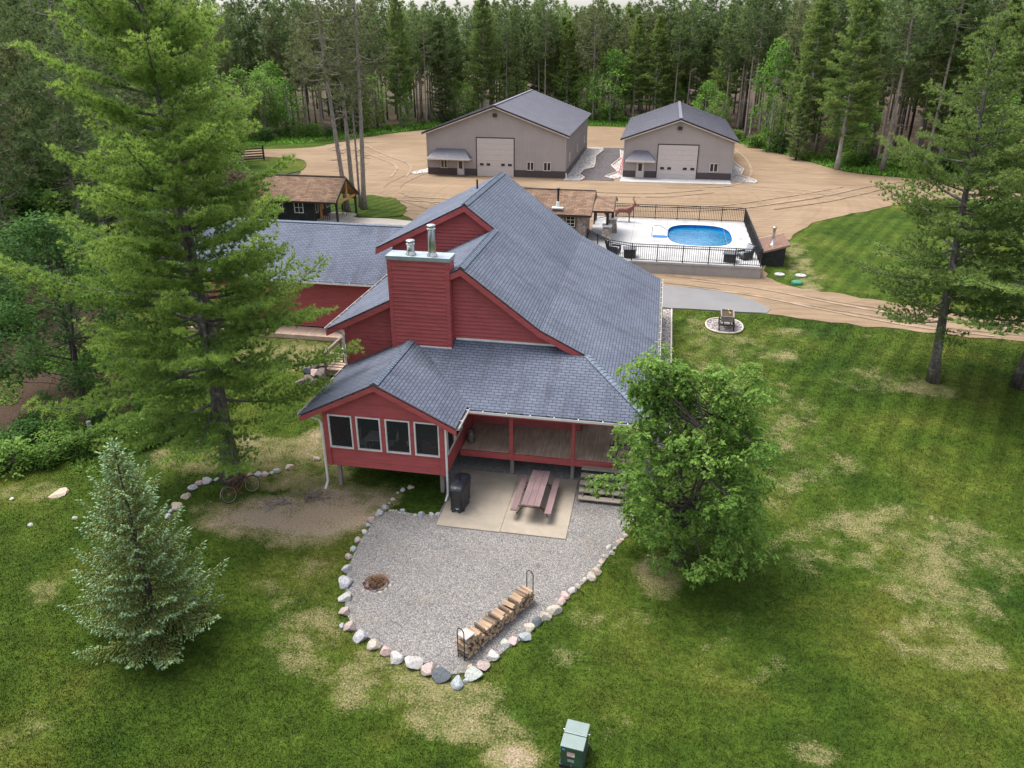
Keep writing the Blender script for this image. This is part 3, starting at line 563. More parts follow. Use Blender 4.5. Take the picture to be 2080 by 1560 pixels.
# gutters and downspouts
def gutter(p, q, side, w=.11, h=.1):
    b = MB(HO); p = Vector(p); q = Vector(q); d = (q - p).normalized(); n = Vector(side)
    b.bar(p + n * w, q + n * w, .014, h); b.bar(p + n * w / 2 - Vector((0, 0, h / 2)), q + n * w / 2 - Vector((0, 0, h / 2)), w, .012)
    L = (q - p).length; i = .6
    while i < L: a = p + d * i + Vector((0, 0, .045)); b.bar(a, a + n * w, .03, .02); i += .95
    b.build('gutter', 'white_trim', H_); b = MB(HO); b.bar(p + n * w / 2 - Vector((0, 0, .02)), q + n * w / 2 - Vector((0, 0, .02)), w - .03, .02); b.build('gutter_debris', 'gutter_dark', H_)
gutter((-6.8, 26.5, EZ - .04), (RX - .02, 26.5, EZ - .04), (0, -1, 0)); gutter((-6.86, 24.8, 3.44), (-6.86, 26.5, 3.44), (1, 0, 0)); gutter((-13.18, 24.8, 3.44), (-13.18, 29.88, 3.44), (-1, 0, 0))
gutter((RX + .02, 26.55, EZ - .04), (RX + .02, 46, EZ - .04), (1, 0, 0)); gutter((-13.88, 29.5, 5.25), (-13.88, 39.3, 5.25), (-1, 0, 0)); gutter((-27.9, 39.37, 4.1), (-14, 39.37, 4.1), (0, -1, 0))
def spout(pts):
    b = MB(HO)
    for p, q in zip(pts, pts[1:]): b.bar(p, q, .075, .06)
    b.build('downspout', 'white_trim', H_)
spout([(-13.05, 24.95, 3.36), (-12.55, 25.05, 3.2), (-12.45, 25.05, 3.05), (-12.45, 25.05, .35), (-12.5, 24.85, .08)])
spout([(-6.92, 25.0, 3.36), (-7.36, 25.05, 3.25), (-7.36, 25.05, .3), (-7.42, 24.9, .06)])
spout([(-13.8, 29.75, 5.14), (-13.3, 29.8, 4.95), (-13.26, 29.8, 4.85), (-13.26, 29.8, 3.5)])
# chimney
cx0, cx1, cy0, cy1, cz = -10.82, -8.22, 29.4, 30.2, 8.58
b = MB(HO); siding(b, [(cx0 + .15, 4.3), (cx1 - .15, 4.3), (cx1 - .15, cz), (cx0 + .15, cz)], yw(cy0 + .012), .17, .055); siding(b, [(cy0, 4.5), (cy1, 4.5), (cy1, cz), (cy0, cz)], xw(cx1 - .012), .17, .05)
siding(b, [(cy0, 3.9), (cy1, 3.9), (cy1, cz), (cy0, cz)], xw(cx0 + .012, -1), .165, .03); siding(b, [(cx0, 5), (cx1, 5), (cx1, cz), (cx0, cz)], yw(cy1, 1), .165, .03)
CH = b.build('chimney', 'red_siding', H_)
b = MB(HO)
for x0, x1 in ((cx0 - .03, cx0 + .15), (cx1 - .15, cx1 + .03)): b.box(x0, x1, cy0 - .04, cy0 + .02, 4.1, cz)
b.box(cx1 - .02, cx1 + .035, cy0 + .02, cy0 + .14, 4.5, cz); b.box(cx0 + .15, cx1 - .15, cy0 - .035, cy0 + .01, cz - .09, cz); b.build('corner_board', 'red_trim', CH)
b = MB(HO); b.box(cx0 - .07, cx1 + .07, cy0 - .08, cy1 + .05, cz, cz + .16); b.build('chimney_cap', 'cap_steel', CH)
def flue(x, y, h, r):
    b = MB(HO); z = cz + .16
    b.lathe((x, y, z), [(r * 1.5, 0), (r * 1.45, .03), (r * 1.02, .13), (r, .14), (r, h - .22), (r * 1.25, h - .2), (r * 1.25, h - .16), (r * .9, h - .15), (r * .9, h - .08), (r * 1.28, h - .07), (r * 1.28, h - .03), (r * .9, h)], 20)
    b.build('flue_pipe', 'steel', CH, True)
flue(-9.9, 29.72, .62, .15); flue(-8.97, 29.66, 1.30, .15)
b = MB(HO); b.lathe((-10.05, 42.5, 9.0), [(.05, 0), (.05, .62), (.0, .62)], 10); b.build('vent_pipe', 'black_iron', RF)
# side deck with rail and the wing platform
b = MB(HO)
y = 34.25
while y < 39.9: b.box(-16.35, -13.2, y, y + .132, 1.06, 1.1); y += .14
x = -30.
b.box(-27, -16.5, 38.6, 38.75, .85, 1.1)
y = 38.75
while y < 39.9: b.box(-27, -16.36, y, y + .132, 1.06, 1.1); y += .14
b.build('side_deck', 'deck_wood', H_)
b = MB(HO); b.box(-16.35, -13.2, 34.14, 34.24, .85, 1.1); b.box(-16.45, -16.36, 34.14, 38.6, .85, 1.1); b.build('side_deck_beam', 'rail_wood', H_)
b = MB(HO)
for p, q in (((-16.38, 34.2), (-13.3, 34.2)), ((-16.38, 34.2), (-16.38, 38.5))):
    b.bar((*p, 2.03), (*q, 2.03), .14, .04)
    for z in (1.87, 1.72, 1.57, 1.42, 1.27): b.bar((*p, z), (*q, z), .035, .035)
for x, y in ((-16.38, 34.2), (-14.8, 34.2), (-13.35, 34.2), (-16.38, 36.3), (-16.38, 38.4)): b.box(x - .05, x + .05, y - .05, y + .05, .3, 2.0)
b.build('deck_railing', 'rail_wood', H_)
for x in (-26.5, -24, -20, -17.5): b = MB(HO); b.box(x, x + .12, 38.8, 38.92, .5, .86); b.build('footing_post', 'post_wood', H_)

# ---------------- pole barns ----------------
def barn(lab, x0, x1, y0, y1, ez, rz_, door, mand, wins, awn, sidewin=()):
    org = ((x0 + x1) / 2, y0, 2.15); T_ = thing('pole_barn', lab, 'barn', org, 'grey steel pole barns'); gx = (x0 + x1) / 2; z0 = 2.1; wz = 3.0
    b = MB(org)
    def rib(b, ax, at, u0, u1, za, zt, s):
        u = u0 + .15
        while u < u1:
            if ax == 'Y': b.box(u - .02, u + .02, min(at, at + s * .03), max(at, at + s * .03), za, zt(u))
            else: b.box(min(at, at + s * .03), max(at, at + s * .03), u - .02, u + .02, za, zt(u))
            u += .3
    zt = lambda u: ez + (rz_ - ez) * (1 - abs(u - gx) / ((x1 - x0) / 2)) - .06
    b.face([(x0, y0, wz), (x1, y0, wz), (x1, y0, ez), (gx, y0, rz_), (x0, y0, ez)]); b.face([(x1, y1, z0), (x0, y1, z0), (x0, y1, ez), (gx, y1, rz_), (x1, y1, ez)])
    b.face([(x0, y0, wz), (x0, y1, wz), (x0, y1, ez), (x0, y0, ez)]); b.face([(x1, y0, wz), (x1, y1, wz), (x1, y1, ez), (x1, y0, ez)])
    rib(b, 'Y', y0, x0, x1, wz, zt, -1); rib(b, 'X', x1, y0, y1, wz, lambda u: ez, 1); rib(b, 'X', x0, y0, y1, wz, lambda u: ez, -1)
    b.build('wall', 'barn_wall', T_)
    b = MB(org); dx0, dx1, dz = door; mx0, mx1, mz = mand
    segs = [(x0, mx0), (mx1, dx0), (dx1, x1)]
    for a, c in segs: b.box(a, c, y0 - .035, y0 + .02, z0, wz)
    b.box(x0 - .03, x0 + .02, y0 + .02, y1, z0, wz); b.box(x1 - .02, x1 + .03, y0 + .02, y1, z0, wz); b.build('wainscot', 'barn_dark', T_)
    ov = .45; sl = (rz_ - ez) / ((x1 - x0) / 2); b = MB(org); e = ez - ov * sl
    roof(b, [(gx, y0 - .5, rz_ + .12), (gx, y1 + .3, rz_ + .12), (x1 + ov, y1 + .3, e + .12), (x1 + ov, y0 - .5, e + .12)], .1); roof(b, [(gx, y0 - .5, rz_ + .12), (gx, y1 + .3, rz_ + .12), (x0 - ov, y1 + .3, e + .12), (x0 - ov, y0 - .5, e + .12)], .1)
    y = y0 - .3
    for s_ in (-1, 1):
        y = y0 - .3
        while y < y1: b.bar((gx, y, rz_ + .135), (gx + s_ * ((x1 - x0) / 2 + ov), y, e + .135), .05, .03); y += .6
    b.bar((gx, y0 - .52, rz_ + .15), (gx, y1 + .3, rz_ + .15), .35, .03)
    R_ = b.build('roof', 'barn_roof', T_)
    b = MB(org)
    for s_ in (-1, 1): rake(b, (gx, rz_ + .1), (gx + s_ * ((x1 - x0) / 2 + ov), e + .1), .16, .05, y0 - .5, .02)
    b.build('fascia', 'dark_trim', R_)
    b = MB(org)
    for s_ in (-1, 1): rake(b, (gx, rz_ - .07), (gx + s_ * ((x1 - x0) / 2 + ov), e - .07), .09, .04, y0 - .5, 0)
    b.build('soffit', 'trim_light', R_)
    # big door
    b = MB(org); n = 7
    for i in range(n): za = z0 + .05 + (dz - z0 - .05) * i / n; zb = z0 + .05 + (dz - z0 - .05) * (i + 1) / n; b.box(dx0, dx1, y0 - .05, y0 + .03, za + .012, zb)
    D = b.build('overhead_door', 'barn_door', T_); w_ = dx1 - dx0; zz = z0 + (dz - z0) * 2.15 / n
    for f in (.08, .26, .66, .85):
        window(D, 'Y', dx0 + f * w_, dx0 + f * w_ + .42, zz - .02, zz + .24, y0 - .05, -1, 1, 1, .04, 'dark_trim', 'dark_glass', name='door_window', d=.03, org=org)
    b = MB(org); b.box(dx0 - .1, dx0, y0 - .06, y0, z0, dz + .1); b.box(dx1, dx1 + .1, y0 - .06, y0, z0, dz + .1); b.box(dx0, dx1, y0 - .06, y0, dz, dz + .1); b.build('door_trim', 'dark_trim', D)
    b = MB(org); b.box(mx0 + .06, mx1 - .06, y0 - .06, y0, z0, mz - .06); D2 = b.build('entry_door', 'trim_light', T_)
    b = MB(org); b.box(mx0, mx0 + .06, y0 - .08, y0, z0, mz); b.box(mx1 - .06, mx1, y0 - .08, y0, z0, mz); b.box(mx0 + .06, mx1 - .06, y0 - .08, y0, mz - .06, mz); b.build('door_trim', 'barn_wall', D2)
    window(D2, 'Y', (mx0 + mx1) / 2 - .2, (mx0 + mx1) / 2 + .2, mz - 1.05, mz - .25, y0 - .06, -1, 3, 3, .03, 'dark_trim', 'dark_glass', name='door_window', d=.02, org=org)
    for a, c, za, zb in wins: window(T_, 'Y', a, c, za, zb, y0 - .03, -1, 2, 1, .07, 'trim_light', 'dark_glass', mw=.08, org=org); 
    for a, c, za, zb in sidewin: window(T_, 'X', a, c, za, zb, x1 + .03, 1, 2, 1, .07, 'trim_light', 'dark_glass', org=org)
    a0, a1, az = awn; b = MB(org)   # awning
    q0 = (a0, y0 - 1.3, az); q1 = (a1, y0 - 1.3, az); t0 = (a0 + .9, y0 - .04, az + .95); t1 = (a1 - .9, y0 - .04, az + .95); s0 = (a0, y0 - .04, az); s1 = (a1, y0 - .04, az)
    b.face([q0, q1, t1, t0]); b.face([q0, t0, s0]); b.face([q1, s1, t1]); b.face([q0, s0, s1, q1])
    n = int((a1 - a0) / .25)
    for i in range(1, n):
        x = a0 + (a1 - a0) * i / n; f = min(1, (x - a0) / .9, (a1 - x) / .9); b.bar((x, y0 - 1.3, az + .02), (x, y0 - 1.3 + 1.26 * f, az + .02 + .95 * f), .03, .03)
    A = b.build('awning', 'barn_roof', T_); b = MB(org); b.box(a0, a1, y0 - 1.33, y0 - 1.3, az - .14, az + .01); b.box(a0, a0 + .03, y0 - 1.3, y0 - .04, az - .14, az - .005); b.box(a1 - .03, a1, y0 - 1.3, y0 - .04, az - .14, az - .005); b.build('awning_trim', 'trim_light', A)
    b = MB(org); b.box(gx - .22, gx + .22, y0 - .28, y0 - .02, rz_ - 1.1, rz_ - .75); b.bar((gx - .2, y0 - .3, rz_ - .78), (gx + .2, y0 - .3, rz_ - .78), .1, .1); b.build('wall_light', 'dark_trim', T_)
    b = MB(org)
    for x in (x0 + .02, x1 - .02): b.box(x - .07, x + .07, y0 - .07, y0 - .035, wz, ez + .0)
    b.build('corner_trim', 'barn_wall', T_)
barn('larger grey steel barn on the left with two small windows right of its door', -26.3, -10.5, 86.9, 111.6, 6.9, 9.72, (-20.5, -16.3, 6.35), (-22.86, -22.0, 4.02), [(-24.75, -23.98, 2.99, 3.92), (-14.8, -13.98, 2.99, 3.94), (-12.92, -12.08, 2.99, 3.94)], (-26.05, -21.05, 4.2), [(90, 90.9, 3.6, 4.5), (98, 98.9, 3.6, 4.5), (106.5, 107.4, 3.6, 4.5)])
barn('smaller grey steel barn on the right with a concrete apron before its door', -4.2, 7.55, 88.9, 110.6, 6.5, 8.55, (-.46, 3.8, 5.85), (-2.8, -1.85, 4.05), [(5.2, 6.1, 3.1, 4.05)], (-3.95, -.72, 4.25))
# ---------------- cabin ----------------
def cabin():
    org = (-31, 64, 1.8); T_ = thing('black_cabin', 'small black board cabin with brown shingle roof and covered end porch', 'cabin', org)
    x0, x1, y0, y1 = -35, -29.4, 62.4, 66.0; b = MB(org)
    b.box(x0, x1, y0, y1, 1.5, 4.0); b.prism([(x1, y0, 4.0), (x1, y1, 4.0), (x1, 64.2, 5.35)], (x0 - x1, 0, 0))
    x = x0
    while x < x1: b.box(x, x + .03, y0 - .02, y0, 1.6, 4.0); x += .3
    b.build('wall', 'black_board', T_)
    b = MB(org); roof(b, [(-35.6, 61.95, 3.85), (-27.15, 61.95, 3.85), (-26.95, 64.2, 5.62), (-35.6, 64.2, 5.62)], .12); roof(b, [(-35.6, 66.45, 3.85), (-26.75, 66.45, 3.85), (-26.95, 64.2, 5.62), (-35.6, 64.2, 5.62)], .12); R_ = b.build('roof', 'shingle_brown', T_)
    b = MB(org); b.bar((-35.6, 61.93, 3.78), (-27.15, 61.93, 3.78), .04, .16); b.bar((-27.12, 61.95, 3.74), (-26.9, 64.2, 5.5), .05, .2); b.bar((-26.72, 66.45, 3.74), (-26.9, 64.2, 5.5), .05, .2); b.bar((-35.6, 64.2, 5.66), (-26.95, 64.2, 5.66), .14, .05); b.build('fascia', 'dark_trim', R_)
    b = MB(org); b.face([(-29.4, 66.3, 3.8), (-26.9, 66.3, 3.8), (-27.05, 64.2, 5.48), (-29.4, 64.2, 5.48)]); b.bar((-27.1, 62.3, 3.78), (-26.95, 66.1, 3.78), .14, .2); b.bar((-27.0, 64.2, 3.85), (-27.0, 64.2, 5.3), .14, .14); b.build('porch_ceiling', 'cedar', T_)
    for x, y in ((-27.25, 62.4), (-26.95, 66.0), (-29.3, 62.35)):
        b = MB(org); b.box(x - .08, x + .08, y - .08, y + .08, 1.7, 3.85); b.build('porch_post', 'dark_post', T_)
    b = MB(org); b.box(-29.4, -26.9, 62.2, 66.1, 1.95, 2.1); b.build('porch_floor', 'tan_path', T_)
    for i in range(3): b = MB(org); b.box(-26.85 + .32 * i, -26.52 + .32 * i, 62.6, 65, 1.6, 1.98 - .13 * i); b.build('porch_step', 'tan_path', T_)
    window(T_, 'Y', -31.15, -30.3, 2.75, 3.7, y0 - .03, -1, 2, 2, .06, 'white_trim', org=org); window(T_, 'Y', -33.1, -32.2, 2.75, 3.7, y0 - .03, -1, 2, 2, .06, 'white_trim', org=org)
    window(T_, 'X', 62.7, 63.25, 2.7, 3.75, x1, 1, 1, 1, .06, 'white_trim', org=org); window(T_, 'X', 65, 65.6, 2.7, 3.75, x1, 1, 1, 1, .06, 'white_trim', org=org)
    b = MB(org); b.box(x1, x1 + .05, 63.6, 64.5, 2.1, 4.1); b.build('door', 'cedar', T_)
cabin()
# ---------------- pool house ----------------
def poolhouse():
    org = (-8.5, 62.4, 1.9); T_ = thing('pool_house', 'fieldstone pool house with brown shingle roof beside the pool deck', 'pool house', org)
    b = MB(org); b.box(-13, -5.55, 60.5, 64.3, 1.4, 4.2); b.prism([(-5.55, 60.5, 4.2), (-5.55, 64.3, 4.2), (-5.55, 62.4, 5.3)], (-7.45, 0, 0)); b.build('wall', 'field_stone', T_)
    b = MB(org)
    for y in (59.9, 64.9): roof(b, [(-13.4, y, 4.08), (-5.12, y, 4.08), (-5.0, 62.4, 5.53), (-13.4, 62.4, 5.53)], .12)
    for y in (60.0, 64.8): roof(b, [(-4.99, y, 4.46), (-3.38, y, 4.46), (-3.36, 62.4, 5.15), (-4.95, 62.4, 5.15)], .1)
    R_ = b.build('roof', 'shingle_brown', T_)
    b = MB(org); b.bar((-13.4, 59.88, 4.0), (-5.12, 59.88, 4.0), .05, .18); b.bar((-5.09, 59.9, 3.98), (-4.97, 62.4, 5.42), .05, .2); b.bar((-5.09, 64.9, 3.98), (-4.97, 62.4, 5.42), .05, .2); b.bar((-13.4, 62.4, 5.57), (-5.0, 62.4, 5.57), .12, .04)
    b.bar((-4.99, 59.98, 4.38), (-3.38, 59.98, 4.38), .05, .16); b.bar((-3.35, 60.0, 4.36), (-3.33, 62.4, 5.05), .05, .18); b.bar((-3.35, 64.8, 4.36), (-3.33, 62.4, 5.05), .05, .18); b.build('fascia', 'dark_trim', R_)
    b = MB(org); b.box(-8.25, -7.35, 60.15, 60.85, 4.42, 4.52); b.lathe((-7.8, 60.6, 4.45), [(.16, 0), (.13, .45), (.09, .5)], 12); b.build('flue_flashing', 'white_metal', R_)
    b = MB(org); b.lathe((-7.8, 60.6, 4.85), [(.08, 0), (.08, 1.0), (.15, 1.0), (.15, 1.1), (.03, 1.15)], 12); b.build('flue_pipe', 'black_iron', R_)
    window(T_, 'Y', -7.22, -6.28, 2.9, 3.95, 60.5, -1, 2, 1, .1, 'wagon_dark', org=org, d=.05); window(T_, 'Y', -7.12, -6.38, 3.0, 3.85, 60.47, -1, 2, 3, .05, 'white_trim', org=org, d=.08)
    for (x, y) in ((-3.85, 60.6), (-3.6, 63.2)):
        b = MB(org); b.bar((x, y, 3.1), (x, y, 4.45), .2, .2); b.bar((x - .35, y, 4.35), (x, y, 3.9), .1, .1); b.build('porch_post', 'dark_post', T_)
        b = MB(org); a = .42; c = .3; q = [(x - a, y - a, 2.1), (x + a, y - a, 2.1), (x + a, y + a, 2.1), (x - a, y + a, 2.1)]; t = [(x - c, y - c, 3.15), (x + c, y - c, 3.15), (x + c, y + c, 3.15), (x - c, y + c, 3.15)]
        for i in range(4): j = (i + 1) % 4; b.face([q[i], q[j], t[j], t[i]])
        P_ = b.build('stone_pillar', 'field_stone', T_); b = MB(org); b.box(x - .38, x + .38, y - .38, y + .38, 3.15, 3.27); b.build('pillar_cap', 'white_trim', P_)
poolhouse()
# ---------------- pool terrace ----------------
PX0, PX1, PY0, PY1, PZ = -5.35, 7.5, 54.6, 68.9, 2.1
PC, PR = (3.45, 63.4), (2.55, 3.6)
def superel(cx, cy, rx, ry, n=48, e=3.0):
    o = []
    for i in range(n):
        t = 2 * math.pi * i / n; c, s_ = math.cos(t), math.sin(t); o.append((cx + rx * math.copysign(abs(c) ** (2 / e), c), cy + ry * math.copysign(abs(s_) ** (2 / e), s_)))
    return o
def terrace():
    ho = superel(*PC, *PR); outer = [(PX0, PY0), (PX1, PY0), (PX1, PY1), (PX0, PY1)]
    sx0, sx1, sy0, sy1 = -.25, .92, 61.9, 62.7    # steps notch
    vs = [Vector(p) for p in outer + ho]; n = len(ho)
    vo, _, fo, ov, oe, of = delaunay_2d_cdt(vs, [], [list(range(4)), list(range(4, 4 + n))], 0, 1e-5)
    b = MB()
    hp = ho
    for f in fo:
        c = sum((vo[i] for i in f), Vector((0, 0))) / len(f)
        if in_poly(np.array([c.x]), np.array([c.y]), hp)[0]: continue
        b.face([(vo[i].x, vo[i].y, PZ) for i in f])
    for i in range(4):
        a, c = outer[i], outer[(i + 1) % 4]; b.face([(*a, PZ), (*c, PZ), (*c, PZ - .14), (*a, PZ - .14)])
    o = b.build('pool_terrace', 'pool_concrete'); o['kind'] = 'structure'
    b = MB(); b.box(PX0 + .05, PX1 - .05, PY0 + .06, PY0 + .3, .8, PZ - .14); b.box(PX1 - .3, PX1 - .05, PY0 + .3, PY1 - .1, .8, PZ - .14); b.box(PX0 + .05, PX0 + .3, PY0 + .3, 61.3, .8, PZ - .14); o = b.build('retaining_wall', 'wall_concrete')
    tag(o, 'low concrete retaining wall carrying the front edge of the pool terrace', 'wall')
    b = MB()
    for x in (-1.9, .9, 5.5): b.box(x - .012, x + .012, PY0 + .3, PY1 - .3, PZ + .001, PZ + .004)
    o = b.build('terrace_joint', 'seam'); o['kind'] = 'structure'
    PL = thing('swimming_pool', 'blue lined oval swimming pool sunk in the white concrete terrace', 'pool', (PC[0], PC[1], PZ))
    org = (PC[0], PC[1], PZ); b = MB(org)
    for i in range(n): a, c = ho[i], ho[(i + 1) % n]; b.face([(*a, PZ - .004), (*c, PZ - .004), (*c, .7), (*a, .7)])
    b.face([(*a, .75) for a in ho]); b.build('liner', 'pool_liner', PL)
    b = MB(org); b.face([(*a, PZ - .24) for a in superel(*PC, PR[0] - .003, PR[1] - .003)]); b.build('water_surface', 'pool_water', PL)
    b = MB(org); q = superel(*PC, PR[0] + .14, PR[1] + .14)
    for i in range(n): j = (i + 1) % n; b.face([(*ho[i], PZ + .008), (*ho[j], PZ + .008), (*q[j], PZ + .008), (*q[i], PZ + .008)])
    b.build('coping', 'white_trim', PL)
    b = MB(org); b.box(sx0, sx1, sy0, sy1, PZ + .006, PZ + .012); b.build('entry_steps', 'pool_liner', PL)
    b = MB(org)
    for y in (63.2,):
        b.tube([(-.35, y - .9, PZ), (-.3, y - .9, PZ + .75), (-.15, y - .85, PZ + .88), (.3, y - .75, PZ + .85), (.95, y - .65, PZ + .45), (1.05, y - .6, PZ - .1)], .025, 8)
    b.build('handrail', 'steel', PL, True)
    # skimmer lid
    b = MB(); b.box(6.55, 6.8, 62.6, 62.75, PZ + .002, PZ + .01); tag(b.build('skimmer_lid', 'grey_plastic'), 'small grey skimmer lid in the terrace right of the pool', 'lid')
terrace()
def fence(pts, org, lab, H=1.22):
    T_ = thing('pool_fence', lab, 'fence', org)
    for (a, c, np_) in pts:
        a = Vector(a); c = Vector(c); n = np_
        for i in range(n + 1):
            if i == 0 and (a, c) != (Vector(pts[0][0]), Vector(pts[0][1])): continue
            p = a.lerp(c, i / n); b = MB(org); b.bar(p, p + Vector((0, 0, H + .04)), .075, .075); b.build('fence_post', 'black_iron', T_)
        for i in range(n):
            p = a.lerp(c, i / n); q = a.lerp(c, (i + 1) / n); b = MB(org)
            for z in (H, H - .17, .1): b.bar(p + Vector((0, 0, z)), q + Vector((0, 0, z)), .045, .045)
            L = (q - p).length; m = int(L / .14)
            for k_ in range(1, m): r = p.lerp(q, k_ / m); b.bar(r + Vector((0, 0, .1)), r + Vector((0, 0, H)), .028, .028)
            b.build('fence_panel', 'black_iron', T_)
fence([((-5.2, 58.6, PZ), (-3.35, 55.6, PZ), 2), ((-3.35, 55.6, PZ), (-1.6, PY0 + .12, PZ), 1), ((-1.6, PY0 + .12, PZ), (PX1 - .1, PY0 + .12, PZ), 5), ((PX1 - .1, PY0 + .12, PZ), (PX1 - .1, PY1 - .1, PZ), 8), ((PX1 - .1, PY1 - .1, PZ), (-4.0, PY1 - .1, PZ), 6), ((-4.0, PY1 - .1, PZ), (-5.25, PY1 - 1.4, PZ), 1), ((-5.25, PY1 - 1.4, PZ), (-5.3, 65.6, PZ), 1)], (1, 61, PZ), 'black metal picket fence around the swimming pool terrace')
# ---------------- stones ----------------
ROCK = []
for i in range(6):
    bm = bmesh.new(); bmesh.ops.create_icosphere(bm, subdivisions=3, radius=1); q = random.Random(i + 3)
    ns = [(Vector((q.gauss(0, 1), q.gauss(0, 1), q.gauss(0, 1))).normalized(), q.uniform(.55, .85)) for _ in range(13)]
    for v in bm.verts:
        p = v.co.normalized()
        for n, d in ns:
            e = p.dot(n)
            if e > d: p = p - n * (e - d) * .97
        v.co = p * (1 + .03 * math.sin(7 * p.x + i) * math.cos(6 * p.y))
    me = bpy.data.meshes.new('boulder'); bm.to_mesh(me); bm.free(); ROCK.append(me)
RM = {}
def rock(name, x, y, r, c, label, cat='boulder', group=None, zf=.35, flat=.75, stretch=None, rz=None):
    i = rnd.randrange(6); key = (i, c)
    if key not in RM: me = ROCK[i].copy(); me.materials.append(M['stone_' + c]); RM[key] = me
    o = bpy.data.objects.new(name, RM[key]); COL.objects.link(o)
    sx = r * rnd.uniform(.92, 1.15); sy = r * rnd.uniform(.85, 1.1); o.scale = (sx, sy, r * flat * rnd.uniform(.9, 1.1)); o.rotation_euler = (rnd.uniform(-.15, .15), rnd.uniform(-.15, .15), rnd.uniform(0, 6.28) if rz is None else rz)
    o.location = (x, y, gz(x, y) + r * zf); tag(o, label, cat, group); return o
RIM = [(-9.12,25.68,0.15,'t'),(-9.39,25.43,0.13,'e'),(-9.53,25.22,0.07,'c'),(-9.56,24.71,0.09,'c'),(-9.62,24.42,0.06,'w'),(-9.67,24.06,0.15,'g'),(-9.75,23.63,0.18,'g'),(-9.92,23.16,0.16,'p'),(-9.91,22.81,0.12,'b'),(-9.88,22.39,0.13,'w'),(-9.94,21.86,0.14,'p'),(-9.9,21.3,0.14,'b'),(-9.9,20.84,0.15,'p'),(-9.72,20.15,0.22,'g'),(-9.46,19.48,0.26,'g'),(-9.19,18.73,0.24,'w'),(-8.95,18.1,0.21,'p'),(-8.8,17.5,0.1,'g'),(-8.52,17.47,0.24,'p'),(-8.02,17.1,0.27,'g'),(-7.49,16.84,0.22,'c'),(-7.04,16.66,0.21,'r'),(-6.65,16.47,0.23,'w'),(-6.09,16.38,0.26,'w'),(-5.57,16.21,0.23,'p'),(-5.31,16.36,0.08,'w'),(-5.13,16.06,0.25,'d'),(-4.62,15.89,0.2,'b'),(-4.41,16.05,0.09,'b'),(-4.22,16.27,0.23,'e'),(-4.39,16.55,0.11,'c'),(-4.03,16.66,0.2,'p'),(-3.83,17.12,0.2,'w'),(-3.57,17.67,0.16,'e'),(-3.34,17.81,0.17,'r'),(-3.02,18.07,0.2,'b'),(-2.96,18.5,0.18,'c'),(-2.76,18.8,0.19,'d'),(-2.53,19.1,0.21,'c'),(-2.29,19.42,0.24,'c'),(-2.11,19.91,0.18,'r'),(-2.05,20.2,0.17,'r'),(-1.83,20.53,0.15,'w'),(-1.68,20.79,0.11,'c'),(-1.55,21.05,0.1,'c'),(-1.48,21.22,0.08,'w'),(-1.27,21.32,0.19,'c'),(-1.12,21.66,0.19,'t'),(-1.07,22.01,0.09,'c'),(-1.0,22.25,0.11,'t'),(-0.89,22.6,0.11,'c'),(-0.67,22.83,0.11,'c'),(-0.79,23.12,0.15,'w'),(-0.6,23.14,0.07,'w'),(-0.48,23.55,0.08,'o'),(-0.37,23.7,0.09,'t'),(-0.26,23.98,0.11,'t'),(-0.25,24.22,0.09,'c'),(-0.18,24.4,0.11,'o')]
PATCH = [(-9.41,23.93,0.07,'w'),(-9.29,23.95,0.06,'w'),(-9.16,23.94,0.08,'p'),(-9.0,23.85,0.06,'w'),(-8.94,24.01,0.12,'g'),(-8.79,23.86,0.07,'b'),(-8.36,23.8,0.08,'w'),(-8.11,23.85,0.18,'b'),(-7.75,23.96,0.11,'w'),(-7.48,23.98,0.14,'g')]
DUG = [(-17.78,21.95,0.15,'g'),(-17.86,22.31,0.13,'g'),(-17.8,22.61,0.28,'t'),(-17.85,23.32,0.22,'t'),(-17.96,23.98,0.22,'g'),(-17.91,24.37,0.18,'r'),(-17.61,24.57,0.28,'g'),(-17.33,24.76,0.13,'g'),(-16.94,24.99,0.24,'g'),(-16.14,25.37,0.14,'r'),(-15.82,25.47,0.19,'g'),(-15.51,25.52,0.21,'r'),(-15.3,25.69,0.13,'e'),(-15.14,25.87,0.21,'e'),(-14.76,26.25,0.24,'t'),(-13.91,27.14,0.2,'t')]
WALLR = [(-17.53,33.48,0.23,'g'),(-17.7,34.79,0.21,'d'),(-17.2,33.75,0.26,'r'),(-17.48,35.35,0.18,'g'),(-17.18,34.59,0.27,'r'),(-16.81,33.6,0.23,'g'),(-16.72,34.51,0.32,'t'),(-17.2,35.49,0.13,'g'),(-16.49,34.74,0.21,'d')]
PIT = [(-8.86,19.65,0.06,'p'),(-7.9,19.79,0.05,'g'),(-7.93,19.59,0.06,'c'),(-8.0,19.4,0.06,'c'),(-8.15,19.23,0.06,'c'),(-8.75,19.24,0.05,'r'),(-8.36,19.25,0.04,'r'),(-8.57,19.22,0.04,'t')]
def nth(i): return '%d%s' % (i, 'th' if 10 < i % 100 < 14 else {1: 'st', 2: 'nd', 3: 'rd'}.get(i % 10, 'th'))
for i, (x, y, r, c) in enumerate(RIM):
    sz = 'large' if r > .21 else ('small' if r < .12 else 'medium')
    rock('boulder', x, y, r * 1.13, c, '%s %s boulder, %s along the gravel rim from the sunroom end' % (sz, BN[c], nth(i + 1)), 'boulder', 'boulders rimming the gravel area', .22)
for i, (x, y, r, c) in enumerate(PATCH): rock('edging_stone', x, y, r, c, 'small %s stone, %s from the left along the green patch left of the patio' % (BN[c], nth(i + 1)), 'stone', 'stones edging the small grass patch')
for i, (x, y, r, c) in enumerate(DUG): rock('wall_stone', x, y, r, c, '%s stone, %s in the curved row passing behind the bicycle' % (BN[c], nth(i + 1)), 'stone', 'half buried stones by the bicycle pine', .15, .6)
